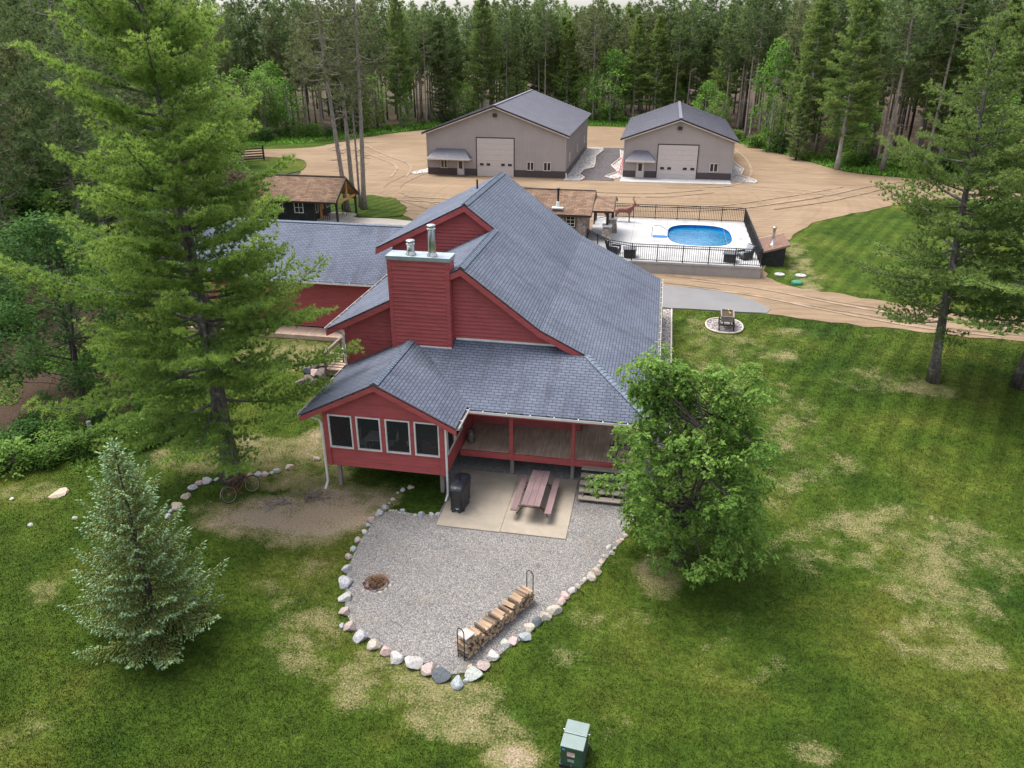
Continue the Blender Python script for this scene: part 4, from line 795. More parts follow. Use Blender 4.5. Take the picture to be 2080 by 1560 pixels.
for i, (x, y, r, c) in enumerate([(a_[0], a_[1], a_[2], {'g': 'k', 'r': 'r', 't': 'k'}.get(a_[3], a_[3]) if j_ != 2 else 'k') for j_, a_ in enumerate(WALLR)]): rock('retaining_boulder', x, y, r * 1.35, c, '%s boulder in the pile below the side deck, %s from the left' % (BN[c], nth(1 + sorted(w_[0] for w_ in WALLR).index(x))), 'boulder', 'boulders piled below the side deck', .3, .9)
rock('flat_rock', -23.1, 22.6, .42, 't', 'flat tan rock sunk in the lawn left of the blue spruce', 'rock', None, .02, .25)
for i, (x, y) in enumerate([(-24.62, 21.87), (-22.57, 20.45), (-21.22, 21.15)]): rock('marker_stone', x, y, .11, 'w', ['small white stone at the far left of the lawn', 'small white stone on the lawn nearest the camera', 'small white stone on the lawn just left of the spruce'][i], 'stone', 'white stones on the left lawn', .3, .6)
for i, (x, y, r, c) in enumerate(PIT): rock('pit_stone', x, y, r * 1.4, c, '%s stone beside the fire pit, %s from the left' % (BN[c], nth(1 + sorted(w_[0] for w_ in PIT).index(x))), 'stone', 'stones around the fire pit', .4, .8)
# fire pit
T_ = thing('fire_pit', 'brush filled fire pit ringed by brown wire on the gravel', 'fire pit', (-8.42, 19.6, .04)); b = MB(); b.tube([(.0 + .42 * math.cos(t) , .36 * math.sin(t), .03 + .05 * math.sin(3 * t)) for t in np.linspace(0, 6.28, 25)[:-1]], .018, 6, closed=True); b.tube([(-.12 + .3 * math.cos(t), -.1 + .22 * math.sin(t), .09 + .03 * math.sin(4 * t)) for t in np.linspace(0, 6.28, 25)[:-1]], .014, 6, closed=True); b.build('ring', 'brown_iron', T_)
b = MB(); b.lathe((0, .05, 0), [(.3, .01), (.24, .04), (.05, .035)], 14); b.build('ash_bed', 'ash', T_)
b = MB(); q = random.Random(5)
for _ in range(230):
    a = q.uniform(0, 6.28); r = q.uniform(.02, .42); p = Vector((r * math.cos(a), r * math.sin(a) + .1, .06 + .22 * max(0, 1 - r / .4) * q.random())); d = Vector((q.gauss(0, 1), q.gauss(0, 1), q.gauss(0, .45))).normalized() * q.uniform(.06, .2); m_ = p + d * .5 + Vector((0, 0, q.uniform(0, .04))); b.tube([p, m_, p + d], [q.uniform(.004, .011), .006, .003], 4)
b.build('brush', 'twig', T_)
# ---------------- picnic table ----------------
T_ = thing('picnic_table', 'plum coloured plank picnic table on the concrete patio', 'picnic table', (-3.86, 25.42, .08), None, R(-.8))
for i in range(3): b = MB(); x = -.36 + .243 * i; b.box(x, x + .234, -1.29, 1.29, .70, .738); b.build('tabletop_plank', 'plum_plank', T_)
for s_ in (-1, 1): b = MB(); b.box(s_ * .66 - .125, s_ * .66 + .125, -1.27, 1.27, .40, .438); b.build('bench', 'plum_plank', T_)
for y in (-.85, .85):
    for s_ in (-1, 1):
        b = MB(); b.tube([(s_ * .62, y, 0), (s_ * .15, y, .69)], .022, 8); b.tube([(s_ * .2, y, .36), (s_ * .75, y, .36), (s_ * .75, y, .40)], .02, 8); b.tube([(s_ * .15, y, .67), (s_ * .03, y * .45, .5)], .015, 6); b.build('leg', 'brown_iron', T_)
    b = MB(); b.bar((-.62, y, .36), (.62, y, .36), .03, .03); b.build('leg_brace', 'brown_iron', T_)
# ---------------- grill with cover ----------------
def grill():
    T_ = thing('covered_grill', 'barbecue grill under a black vinyl cover at the patio corner', 'grill', (-6.78, 24.78, .075), None, R(-3)); b = MB(); n = 40; q = random.Random(2); rings = []
    prof = [(0, .29, .60), (.10, .27, .58), (.22, .255, .55), (.45, .255, .56), (.70, .275, .60), (.86, .295, .645), (.98, .30, .66), (1.06, .29, .645), (1.12, .25, .58), (1.15, .16, .42), (1.155, .02, .06)]
    for j, (z, hx, hy) in enumerate(prof):
        ring = []
        for i in range(n):
            t = 2 * math.pi * i / n; c, s_ = math.cos(t), math.sin(t); e = 5 if z > .2 else 3.5
            wv = .022 * math.sin(9 * t + 1.3 * j * .5) * (1 - z / 1.3) + .012 * math.sin(17 * t + j) + q.uniform(-.004, .004); k_ = 1 + wv / hx
            zz = z - (.06 * abs(math.sin(4 * t)) if j == 0 else 0) + (.05 if j == 0 else 0) - (.03 * c if z > 1 else 0)
            ring.append((hx * k_ * math.copysign(abs(c) ** (2 / e), c), hy * k_ * math.copysign(abs(s_) ** (2 / e), s_), zz))
        rings.append(b.V(*ring))
    for a, c in zip(rings, rings[1:]):
        for i in range(n): j = (i + 1) % n; b.f.append([a[i], a[j], c[j], c[i]]); b.uv.append(None)
    b.build('cover', 'cover_black', T_, True)
    b = MB(); b.tube([(.0, -.6, .22), (.05, -.64, .19), (.12, -.6, .2)], .012, 6); b.build('cover_buckle', 'white_trim', T_)
    for x, y in ((-.2, -.45), (.2, -.45), (-.2, .45), (.2, .45)): b = MB(); b.tube([(x - .02, y, .04), (x + .02, y, .04)], .04, 12); b.build('wheel', 'tyre', T_)
grill()
# ---------------- firewood rack ----------------
FA, FB = Vector((-4.74, 16.84, 0)), Vector((-3.17, 19.84, 0)); ang = math.atan2((FB - FA).y, (FB - FA).x); FL = (FB - FA).length
T_ = thing('firewood_rack', 'black tubular firewood rack with tall hoop ends on the gravel', 'rack', (FA.x, FA.y, .04), None, ang)
for x in (0, FL): b = MB(); b.tube([(x, -.13, 0), (x, -.13, 1.02), (x, -.11, 1.09), (x, -.06, 1.14), (x, 0, 1.155), (x, .06, 1.14), (x, .11, 1.09), (x, .13, 1.02), (x, .13, 0)], .016, 8); b.build('end_hoop', 'black_iron', T_, True)
for y in (-.13, .13): b = MB(); b.tube([(0, y, .08), (FL, y, .08)], .016, 8); b.build('rail', 'black_iron', T_)
LG = []
for i in range(5):
    q = random.Random(i + 40); n = 7; L = .21; prof = []
    for k_ in range(n): t = math.pi * k_ / (n - 1); prof.append((math.cos(t) * q.uniform(.075, .095), math.sin(t) * q.uniform(.07, .10)))
    if i % 2: prof = [(-.08, 0), (-.05, .07), (0, .1), (.05, .08), (.085, .01), (0, -.045)]
    b = MB(); b.prism([(x, -L, z) for x, z in prof], (0, 2 * L, 0)); me = bpy.data.meshes.new('split_log'); me.from_pydata(b.v, [], b.f); me.materials.append(M['log_wood']); me.materials.append(M['bark'])
    for p in me.polygons:
        if i % 2 == 0: p.material_index = 1 if (p.normal.z > .2 or abs(p.normal.y) < .5) and p.index not in (0, 1) and p.index < len(me.polygons) - 1 else 0
        elif p.index in (2, 3): p.material_index = 1
    LG.append(me)
def topz(u): return .62 + .07 * math.sin(u * 2.2 + .6) + (.04 if 1.3 < u < 2.0 else 0) - (.05 if u > 2.7 else 0)
nl = 0; cs, sn = math.cos(ang), math.sin(ang)
for row in range(6):
    u = .1 + (.07 if row % 2 else 0)
    while u < FL - .07:
        z = .15 + row * .105
        if z < topz(u):
            top = z + .105 >= topz(u); o = bpy.data.objects.new('split_log', LG[rnd.randrange(5)]); COL.objects.link(o); off = rnd.uniform(-.04, .04)
            o.location = (FA.x + cs * u - sn * off, FA.y + sn * u + cs * off, z + rnd.uniform(-.01, .015)); o.rotation_euler = (rnd.uniform(-.03, .03), (rnd.choice([0, .5, 1.2, 2.2, 3.1]) if not top else rnd.choice([2.9, 3.3, 2.6, 1.4])), ang + rnd.uniform(-.07, .07)); o.scale = (1, rnd.uniform(.92, 1.08), 1)
            tag(o, 'split log on top of the firewood stack in the black rack' if top else 'split log stacked below others in the black firewood rack', 'log', 'split logs on top of the rack' if top else 'split logs inside the rack stack'); nl += 1
        u += rnd.uniform(.135, .165)
b = MB(); b.box(-.2, .2, -.19, .19, -.02, .02); o = b.build('grey_slab', 'wall_concrete'); o.location = (FA.x + cs * .22, FA.y + sn * .22, .82); o.rotation_euler = (0, R(4), ang); tag(o, 'flat grey slab lying on the near end of the log stack', 'slab')
# ---------------- utility transformer box ----------------
T_ = thing('utility_box', 'green metal utility box with pale top on the lawn at the bottom', 'utility box', (-1.03, 14.12, 0), None, R(-6))
w_, d_, h_ = .28, .40, .74; b = MB(); b.prism([(-w_, -d_, .1), (-w_, d_, .1), (-w_, d_, h_ - .03), (-w_, d_ * .0, h_), (-w_, -d_, h_ - .03)], (2 * w_, 0, 0)); b.build('cabinet', 'transformer_green', T_)
b = MB(); b.box(-w_ - .02, w_ + .02, -.0, d_ + .03, h_ - .01, h_ + .035); b.box(-w_ - .02, w_ + .02, -d_ - .03, -.012, h_ - .02, h_ + .025); o = b.build('lid', 'transformer_top', T_); m_ = o.modifiers.new('bevel', 'BEVEL'); m_.width = .018; m_.segments = 3
b = MB(); b.box(-w_ - .03, w_ + .03, -d_ - .03, d_ + .03, -.05, .1); b.build('base', 'cover_black', T_)
b = MB(); b.box(-.12, .08, -d_ - .006, -d_ - .002, .42, .56); L_ = b.build('warning_label', 'label_white', T_)
b = MB(); b.box(-.115, .075, -d_ - .009, -d_ - .007, .525, .556); b.box(-.115, .075, -d_ - .009, -d_ - .007, .44, .452); b.box(-.115, .03, -d_ - .009, -d_ - .007, .47, .482); b.build('label_stripe', 'label_red', L_)
tc = bpy.data.curves.new('label_text', 'FONT'); tc.body = 'WARNING'; tc.size = .042; tc.align_x = 'CENTER'; o = bpy.data.objects.new('label_text', tc); COL.objects.link(o); o.parent = L_; tc.materials.append(M['label_red']); me = bpy.data.meshes.new_from_object(o); bpy.data.objects.remove(o); o = bpy.data.objects.new('label_text', me); COL.objects.link(o); o.parent = L_; o.location = (-.02, -d_ - .0095, .487); o.rotation_euler = (R(90), 0, 0)
b = MB(); b.box(-.10, .07, -d_ - .006, -d_ - .002, .30, .304); b.box(-.10, .05, -d_ - .006, -d_ - .002, .27, .274); b.box(-.10, .07, -d_ - .006, -d_ - .002, .24, .244); b.build('printed_lines', 'label_white', T_)
b = MB(); b.box(-.25, -.18, -d_ - .006, -d_ - .002, .6, .66); b.build('blue_sticker', 'label_blue', T_); b = MB(); b.box(-.02, .03, -d_ - .04, -d_, .09, .13); b.build('latch', 'steel', T_)
for s_ in (-1, 1): b = MB(); b.tube([(s_ * (w_ + .01), .18, .66), (s_ * (w_ + .07), .18, .66)], .014, 8); b.build('side_bolt', 'steel', T_)
# ---------------- wagon planter ----------------
T_ = thing('planter_wagon', 'old wooden wagon planter with dark spoked wheels on a stone island', 'wagon', (4.53, 44.55, gz(4.5, 44.5) + .06), None, R(-3))
sheet('wagon_island', superel(4.45, 44.85, 1.05, 1.15, 28, 2.3), .05, 'grey_rock', .5, .02, .8); q = superel(4.45, 44.85, 1.08, 1.18, 28, 2.3); b = MB(); b.tube([(x, y, gz(x, y) + .07) for x, y in q], .05, 6, closed=True); o = b.build('island_edging', 'curb'); o['kind'] = 'structure'
b = MB()
for s_ in (-1, 1): b.box(s_ * .33 - .02, s_ * .33 + .02, -.6, .75, .55, .86); b.box(s_ * .36 - .03, s_ * .36 + .03, -.62, .77, .86, .89)
b.box(-.31, .31, -.6, -.56, .55, .86); b.box(-.31, .31, .71, .75, .55, .86); b.box(-.33, .33, -.62, -.56, .86, .89); b.box(-.33, .33, .71, .77, .86, .89); b.build('box', 'wagon_wood', T_)
b = MB(); b.box(-.31, .31, -.56, .71, .56, .8); b.build('soil', 'soil', T_)
for y, r in ((-.42, .28), (.55, .28)):
    b = MB(); b.bar((-.42, y, r), (.42, y, r), .06, .06); b.bar((-.2, y, r), (-.2, y, .55), .06, .06); b.bar((.2, y, r), (.2, y, .55), .06, .06); b.build('axle', 'wagon_dark', T_)
    for s_ in (-1, 1):
        x = s_ * .42; b = MB(); b.tube([(x, y + r * math.cos(t), r + r * math.sin(t)) for t in np.linspace(0, 2 * math.pi, 21)[:-1]], .03, 6, closed=True)
        for k_ in range(8): t = k_ * math.pi / 4; b.bar((x, y, r), (x, y + r * math.cos(t), r + r * math.sin(t)), .025, .03, (1, 0, 0))
        b.tube([(x - .05, y, r), (x + .05, y, r)], .05, 8); b.build('wheel', 'wagon_dark', T_)
for (x, y) in ((.1, .3), (.14, .12), (.05, .72)): b = MB(); b.lathe((x, y, .8), [(.01, 0), (.035, .05), (.04, .09), (.01, .1)], 8); b.build('flower', 'yellow', T_)
# ---------------- bicycle ----------------
def bike():
    p0 = Vector((-15.81, 23.30, gz(0, 23.3))); p1 = Vector((-15.32, 24.22, gz(0, 24.2))); a = math.atan2(p1.y - p0.y, p1.x - p0.x)
    T_ = thing('bicycle', 'rusty old maroon bicycle leaning against the big pine trunk', 'bicycle', ((p0.x + p1.x) / 2, (p0.y + p1.y) / 2, 0.02), None, 0, (R(-20), 0, a))
    for x in (-.53, .53):
        W = thing('wheel', None, None, (0, 0, 0)); bpy.data.objects.remove(W)
        b = MB(); b.tube([(x + .33 * math.cos(t), 0, .34 + .33 * math.sin(t)) for t in np.linspace(0, 2 * math.pi, 41)[:-1]], .019, 8, closed=True); W = b.build('wheel', 'tyre', T_, True)
        b = MB(); b.tube([(x + .305 * math.cos(t), 0, .34 + .305 * math.sin(t)) for t in np.linspace(0, 2 * math.pi, 41)[:-1]], .013, 6, closed=True)
        for k_ in range(16): t = k_ * math.pi / 8; b.bar((x, .02 * (-1) ** k_, .34), (x + .3 * math.cos(t), 0, .34 + .3 * math.sin(t)), .003, .003)
        b.tube([(x, -.05, .34), (x, .05, .34)], .02, 8); b.build('rim', 'chrome_tan', W)
        t0, t1 = (R(20), R(175)) if x < 0 else (R(10), R(150)); b = MB(); pts = [(x + .365 * math.cos(t), .34 + .365 * math.sin(t)) for t in np.linspace(t0, t1, 16)]
        for (ax, az), (bx_, bz) in zip(pts, pts[1:]): b.face([(ax, -.03, az), (bx_, -.03, bz), (bx_, .03, bz), (ax, .03, az)])
        b.build('fender', 'chrome_tan', T_)
    b = MB(); bb = (-.08, 0, .30); st = (-.2, 0, .72); hd = (.33, 0, .82); hb = (.37, 0, .66)
    for p, q, r in ((bb, st, .016), (st, hd, .016), (bb, hb, .018), (hb, hd, .02), ((-.53, .05, .34), bb, .011), ((-.53, -.05, .34), bb, .011), ((-.53, .05, .34), st, .01), ((-.53, -.05, .34), st, .01), (hb, (.53, .05, .34), .011), (hb, (.53, -.05, .34), .011), ((-.14, 0, .5), (.34, 0, .72), .013)): b.tube([p, q], r, 8)
    b.build('frame', 'maroon_paint', T_, True)
    b = MB(); b.tube([(.33, 0, .82), (.31, 0, .93)], .013, 6); b.tube([(.12, -.3, .95), (.25, -.26, .99), (.33, -.1, .94), (.33, .1, .94), (.25, .26, .99), (.12, .3, .95)], .012, 8); b.build('handlebar', 'chrome_tan', T_, True)
    b = MB(); b.tube([(-.2, 0, .72), (-.23, 0, .82)], .012, 6); b.prism([(-.38, -.1, .82), (-.38, .1, .82), (-.2, .05, .83), (-.08, .02, .83), (-.08, -.02, .83), (-.2, -.05, .83)], (0, 0, .05)); b.build('saddle', 'leather', T_)
    b = MB(); b.tube([(-.08 + .09 * math.cos(t), .03, .30 + .09 * math.sin(t)) for t in np.linspace(0, 6.28, 13)[:-1]], .008, 4, closed=True); b.bar((-.08, .04, .30), (.02, .05, .16), .012, .02); b.bar((-.08, -.04, .30), (-.18, -.05, .44), .012, .02); b.box(-.02, .06, .05, .13, .14, .16); b.prism([(-.5, .045, .37), (-.1, .045, .37), (-.02, .045, .3), (-.1, .045, .25), (-.5, .045, .31)], (0, .008, 0)); b.build('chain_guard', 'leather', T_)
bike()
# ---------------- porch items ----------------
b = MB(); b.lathe((0, 0, 0), [(.15, 0), (.16, .03), (.16, .36), (.10, .47), (.095, .54), (.13, .56), (.13, .60), (.02, .62)], 20); b.tube([(-.15, 0, .45), (-.21, 0, .42), (-.16, 0, .33)], .012, 6); b.tube([(.15, 0, .45), (.21, 0, .42), (.16, 0, .33)], .012, 6); o = b.build('milk_can', 'can_metal', None, True); o.location = (-7.12, 28.05, 1.1); tag(o, 'old metal milk can standing on the porch beside the sunroom', 'milk can')
T_ = thing('porch_bench', 'dark cast iron and slat rocking bench on the porch corner', 'bench', (-.72, 28.35, 1.1), None, R(100))
for x in (-.5, .5):
    b = MB(); b.tube([(x, -.28, .0), (x, -.22, .40), (x, .22, .38), (x, .3, 0)], .022, 6); b.tube([(x, .2, .38), (x, .34, .82)], .022, 6); b.tube([(x, -.25, .4), (x, -.25, .6), (x, .28, .62)], .02, 6); b.tube([(x, -.42, .05), (x, -.2, .01), (x, .2, .01), (x, .45, .05)], .02, 6); b.build('side_frame', 'black_iron', T_)
for i in range(5): b = MB(); y = -.2 + i * .09; b.box(-.52, .52, y, y + .065, .40, .42); b.build('seat_slat', 'wagon_wood', T_)
for i in range(4): b = MB(); b.bar((-.52, .245 + i * .03, .5 + i * .1), (.52, .245 + i * .03, .5 + i * .1), .02, .07); b.build('back_slat', 'wagon_wood', T_)
# sunroom contents
def chair(x, y, z, rz, m, lab, name='dining_chair', grp=None):
    T_ = thing(name, lab, 'chair', (x, y, z), grp, rz)
    b = MB(); b.box(-.22, .22, -.22, .22, .43, .46); b.build('seat', m, T_)
    for sx in (-1, 1):
        for sy in (-1, 1): b = MB(); b.box(sx * .2 - .02, sx * .2 + .02, sy * .2 - .02, sy * .2 + .02, 0, .43 if sy < 0 else .95); b.build('leg', m, T_)
    b = MB(); b.box(-.2, .2, .19, .215, .88, .96)
    for i in range(4): xx = -.13 + i * .087; b.box(xx - .015, xx + .015, .19, .21, .47, .88)
    b.build('backrest', m, T_)
chair(-11.35, 26.4, 1.14, R(80), 'white_trim', 'white slat chair inside the sunroom behind the leftmost screen')
chair(-10.05, 26.5, 1.14, R(-80), 'white_trim', 'white slat chair right of the table in the sunroom')
T_ = thing('dining_table', 'white square table inside the sunroom between two chairs', 'table', (-10.75, 26.45, 1.14)); b = MB(); b.box(-.4, .4, -.4, .4, .70, .74); b.build('tabletop', 'white_trim', T_)
for x in (-.34, .34):
    for y in (-.34, .34): b = MB(); b.box(x - .025, x + .025, y - .025, y + .025, 0, .70); b.build('leg', 'white_trim', T_)
T_ = thing('low_cabinet', 'dark brown chest inside the sunroom behind the third screen', 'chest', (-9.35, 26.2, 1.14)); b = MB(); b.box(-.5, .5, -.25, .25, .05, .6); b.build('body', 'leather', T_); b = MB(); b.box(-.54, .54, -.28, .28, .6, .64); b.build('top', 'wagon_dark', T_)
T_ = thing('flower_pot', 'small white plant pot standing on the dark sunroom chest', 'plant pot', (-9.25, 26.1, 1.785)); b = MB(); b.lathe((0, 0, 0), [(.06, 0), (.09, .13), (.1, .14), (.02, .12)], 12); b.build('pot', 'white_metal', T_)
T_ = thing('armchair', 'brown leather armchair inside the sunroom behind the rightmost screen', 'armchair', (-8.15, 26.4, 1.14), None, R(150))
for nm, a in (('seat', (-.3, .3, -.35, .35, .1, .42)), ('backrest', (-.4, .4, .35, .5, .1, .85)), ('armrest', (-.42, -.31, -.35, .35, .1, .6)), ('armrest', (.31, .42, -.35, .35, .1, .6))): b = MB(); b.box(*a); o = b.build(nm, 'leather', T_); mm = o.modifiers.new('bevel', 'BEVEL'); mm.width = .04; mm.segments = 2
T_ = thing('deck_table', 'white topped table on the small railed side deck', 'table', (-15.0, 35.7, 1.1)); b = MB(); b.box(-.95, .95, -.45, .45, .70, .74); b.build('tabletop', 'white_metal', T_)
for x in (-.85, .85):
    for y in (-.38, .38): b = MB(); b.box(x - .03, x + .03, y - .03, y + .03, 0, .70); b.build('leg', 'wagon_dark', T_)
# ---------------- pool side furniture ----------------
def lounge(x, y, rz, lab):
    T_ = thing('patio_chair', lab, 'patio chair', (x, y, 2.1), 'grey wicker patio chairs', rz)
    for nm, a, m in (('seat', (-.34, .34, -.38, .36, .12, .34), 'wicker'), ('armrest', (-.44, -.34, -.40, .38, .1, .58), 'wicker'), ('armrest', (.34, .44, -.40, .38, .1, .58), 'wicker'), ('cushion', (-.33, .33, -.36, .3, .34, .45), 'light_cushion')): b = MB(); b.box(*a); b.build(nm, m, T_)
    b = MB(); b.prism([(-.42, .3, .3), (-.42, .42, .3), (-.42, .62, .98), (-.42, .52, 1.0)], (.84, 0, 0)); b.build('backrest', 'wicker', T_)
    b = MB(); b.prism([(-.33, .2, .44), (-.33, .3, .44), (-.33, .5, .95), (-.33, .40, .95)], (.66, 0, 0)); b.build('back_cushion', 'light_cushion', T_)
    for sx in (-.38, .38):
        for sy in (-.34, .32): b = MB(); b.box(sx - .03, sx + .03, sy - .03, sy + .03, 0, .12); b.build('leg', 'black_iron', T_)
lounge(-3.0, 56.5, R(75), 'grey cushioned chair at the left corner of the pool terrace'); lounge(6.45, 56.7, R(-60), 'grey cushioned chair at the right corner of the pool terrace')
def pouf(x, y, lab, rz):
    T_ = thing('fire_table', lab, 'fire table', (x, y, 2.1), 'dark square tables by the pool', rz); b = MB(); b.box(-.42, .42, -.42, .42, .04, .58); b.build('body', 'wicker', T_); b = MB(); b.box(-.48, .48, -.48, .48, .58, .64); b.build('top', 'grey_plastic', T_)
pouf(-1.8, 55.75, 'dark square table beside the left terrace chair', R(5)); pouf(5.35, 55.8, 'dark square table beside the right terrace chair', R(-8))
# elk statue (one skinned body)
def elk():
    T_ = thing('elk_statue', 'rusty brown metal elk statue standing at the back of the pool terrace', 'statue', (-2.95, 67.2, 2.1), None, R(-4))
    V = [(0, 0, .98), (.35, 0, 1.02), (.62, 0, 1.05), (-.35, 0, 1.0), (-.62, 0, .96), (.82, 0, 1.3), (.98, 0, 1.55), (1.22, 0, 1.5), (1.38, 0, 1.44), (-.74, 0, .86)]
    Rr = [.26, .28, .26, .25, .2, .13, .1, .075, .05, .04]; E_ = [(0, 1), (1, 2), (0, 3), (3, 4), (2, 5), (5, 6), (6, 7), (7, 8), (4, 9)]
    def leg(root, pts):
        i = root
        for x, y, z, r in pts: V.append((x, y, z)); Rr.append(r); E_.append((i, len(V) - 1)); i = len(V) - 1
    for s_ in (-1, 1):
        leg(2, [(.55, s_ * .13, .75, .11), (.57, s_ * .14, .42, .055), (.55, s_ * .14, .06, .04), (.6, s_ * .14, .0, .05)]); leg(4, [(-.5, s_ * .14, .72, .14), (-.62, s_ * .15, .45, .06), (-.56, s_ * .15, .06, .04), (-.5, s_ * .15, .0, .05)])
    for s_ in (-1, 1): leg(6, [(.93, s_ * .1, 1.66, .035), (.88, s_ * .17, 1.7, .015)])
    me = bpy.data.meshes.new('body'); me.from_pydata(V, E_, []); me.materials.append(M['rust']); o = bpy.data.objects.new('body', me); COL.objects.link(o); o.parent = T_
    o.modifiers.new('skin', 'SKIN'); sv = me.skin_vertices[0].data
    for v, r in zip(sv, Rr): v.radius = (r, r)
    sv[0].use_root = True; s2 = o.modifiers.new('sub', 'SUBSURF'); s2.levels = 1; s2.render_levels = 2
    for s_ in (-1, 1):
        b = MB(); pts = [(1.0, s_ * .06, 1.62), (.85, s_ * .22, 1.9), (.78, s_ * .30, 2.02), (.84, s_ * .32, 2.15)]; b.tube(pts, [.03, .025, .02, .008], 6)
        for i, (dx, dz) in enumerate(((.22, .12), (.2, .16), (.16, .14))): p = Vector(pts[min(i + (0 if i == 0 else 0), 2)]).lerp(Vector(pts[min(i + 1, 3)]), .5); b.tube([p, p + Vector((dx, 0, dz))], [.018, .005], 5)
        b.build('antler', 'rust', T_)
elk()
# lean-to by the pool
def shed():
    org = (8.7, 59.2, 1.4); T_ = thing('pump_shed', 'dark board lean-to shed with brown metal roof beside the pool fence', 'shed', org)
    x0, x1, y0, y1 = 7.75, 9.35, 57.6, 61.2; b = MB(org); b.prism([(x0, y0, 1.2), (x1, y0, 1.2), (x1, y0, 2.95), (x0, y0, 2.45)], (0, y1 - y0, 0))
    x = x0
    while x < x1: zt = 2.45 + (x - x0) / (x1 - x0) * .5; b.box(x, x + .03, y0 - .02, y0, 1.25, zt - .02); x += .2
    b.build('wall', 'black_board', T_)
    b = MB(org); b.face([(x0 - .15, y0 - .25, 2.45), (x1 + .25, y0 - .25, 3.08), (x1 + .25, y1 + .2, 3.08), (x0 - .15, y1 + .2, 2.45)]); b.bar((x0 - .15, y0 - .25, 2.39), (x1 + .25, y0 - .25, 3.02), .04, .12, (0, 0, 1)); b.bar((x1 + .25, y0 - .25, 3.02), (x1 + .25, y1 + .2, 3.02), .04, .12)
    y = y0 - .2
    while y < y1: b.bar((x0 - .15, y, 2.47), (x1 + .25, y, 3.10), .04, .03); y += .3
    R_ = b.build('roof', 'copper_roof', T_); b = MB(org); b.lathe((8.55, 58.6, 2.7), [(.24, 0), (.22, .08), (.1, .12), (.1, 1.25), (.15, 1.25), (.15, 1.38), (.02, 1.4)], 14); b.build('flue_pipe', 'steel', R_, True)
shed()
for x, y, r, lab, m in ((8.9, 55.7, .36, 'round pale concrete well lid nearer the pool wall', 'pad_concrete'), (10.35, 55.7, .38, 'round pale concrete well lid farther from the pool wall', 'pad_concrete')):
    b = MB(); b.lathe((0, 0, 0), [(r, 0), (r, .07), (r - .03, .09), (.08, .09), (.07, .13), (.02, .13)], 20); o = b.build('well_lid', m); o.location = (x, y, gz(x, y)); tag(o, lab, 'lid', 'concrete well lids')
b = MB(); b.lathe((0, 0, 0), [(.38, 0), (.38, .12), (.34, .2), (.1, .26), (.02, .26)], 16); o = b.build('green_riser', 'green_lid'); o.location = (9.85, 54.0, gz(0, 54)); tag(o, 'green plastic tank riser lid beside the dirt drive', 'lid')
b = MB(); b.tube([(0, 0, 0), (0, 0, .75)], .06, 8); b.tube([(0, 0, .75), (0, 0, .8)], .07, 8); o = b.build('marker_post', 'white_metal'); o.location = (-10.2, 85.6, 2.2); tag(o, 'short white marker post at the corner of the large barn', 'post')
b = MB(); b.bar((-4.75, 90.5, 2.3), (-4.35, 92.2, 4.3), .07, .05); b.bar((-4.5, 90.2, 2.3), (-4.3, 92.0, 4.3), .07, .05)
for i in range(7): p = Vector((-4.73, 90.6, 2.5)).lerp(Vector((-4.36, 92.1, 4.2)), i / 6); b.bar(p, p + Vector((.2, -.25, 0)), .04, .03)
tag(b.build('ladder', 'red_paint'), 'red ladder leaning on the side of the small barn', 'ladder')
b = MB(); b.box(-23.1, -21.7, 85.9, 86.75, 2.27, 2.3); tag(b.build('door_mat', 'grey_plastic'), 'grey mat before the entry door of the large barn', 'mat')
# cabin chairs
for x, y, rz, lab in ((-28.5, 62.9, 90, 'dark chair by the near post on the cabin porch'), (-27.7, 65.2, 95, 'dark chair by the far post on the cabin porch')): chair(x, y, 2.1, R(rz), 'wagon_dark', lab, 'porch_chair', 'chairs on the cabin porch')
# corral fence far left
T_ = thing('corral_gate', 'dark rail gate at the edge of the left woods', 'gate', (-51, 92, 2.2))
for i in range(5): b = MB((-51, 92, 2.2)); b.bar((-52.6, 90.8, 2.5 + .3 * i), (-49.8, 93, 2.5 + .3 * i), .05, .14); b.build('rail', 'dark_post', T_)
for x, y in ((-52.6, 90.8), (-49.8, 93)): b = MB((-51, 92, 2.2)); b.bar((x, y, 2.1), (x, y, 4.1), .16, .16); b.build('post', 'dark_post', T_)
# root pile near the downspout
b = MB(); q = random.Random(9)
for _ in range(60):
    a = q.uniform(0, 6.28); r = q.uniform(0, .55); p = Vector((-12.75 + r * math.cos(a) * 1.3, 24.3 + r * math.sin(a), .02)); d = Vector((q.gauss(0, 1), q.gauss(0, 1), q.uniform(0, .35))).normalized() * q.uniform(.15, .5); b.tube([p, p + d * .5 + Vector((0, 0, .05)), p + d], [.022, .016, .006], 5)
tag(b.build('root_tangle', 'rail_wood'), 'tangle of dry roots on the bare ground below the sunroom', 'roots')
b = MB(); q = random.Random(19)
for _ in range(26):
    a = q.uniform(0, 6.28); r = q.uniform(0, .5); p = Vector((-13.9 + r * math.cos(a) * 1.6, 23.6 + r * math.sin(a), .02)); d = Vector((q.gauss(0, 1), q.gauss(0, 1), .05)).normalized() * q.uniform(.2, .6); b.tube([p, p + d * .5 + Vector((0, 0, .04)), p + d], [.03, .02, .008], 5)
tag(b.build('fallen_sticks', 'wagon_wood'), 'grey fallen sticks on the bare sand between bicycle and sunroom', 'sticks')
for x, y, h, lab in ((-24.9, 27.0, .9, 'grey weathered wooden post in the shrubs at the left'), (-24.0, 27.7, .5, 'low grey stump in the shade of the big pine')):
    b = MB(); b.tube([(0, 0, 0), (.03, 0, h)], [.12, .10], 9); o = b.build('stump', 'bark_pale'); o.location = (x, y, gz(x, y)); tag(o, lab, 'stump')
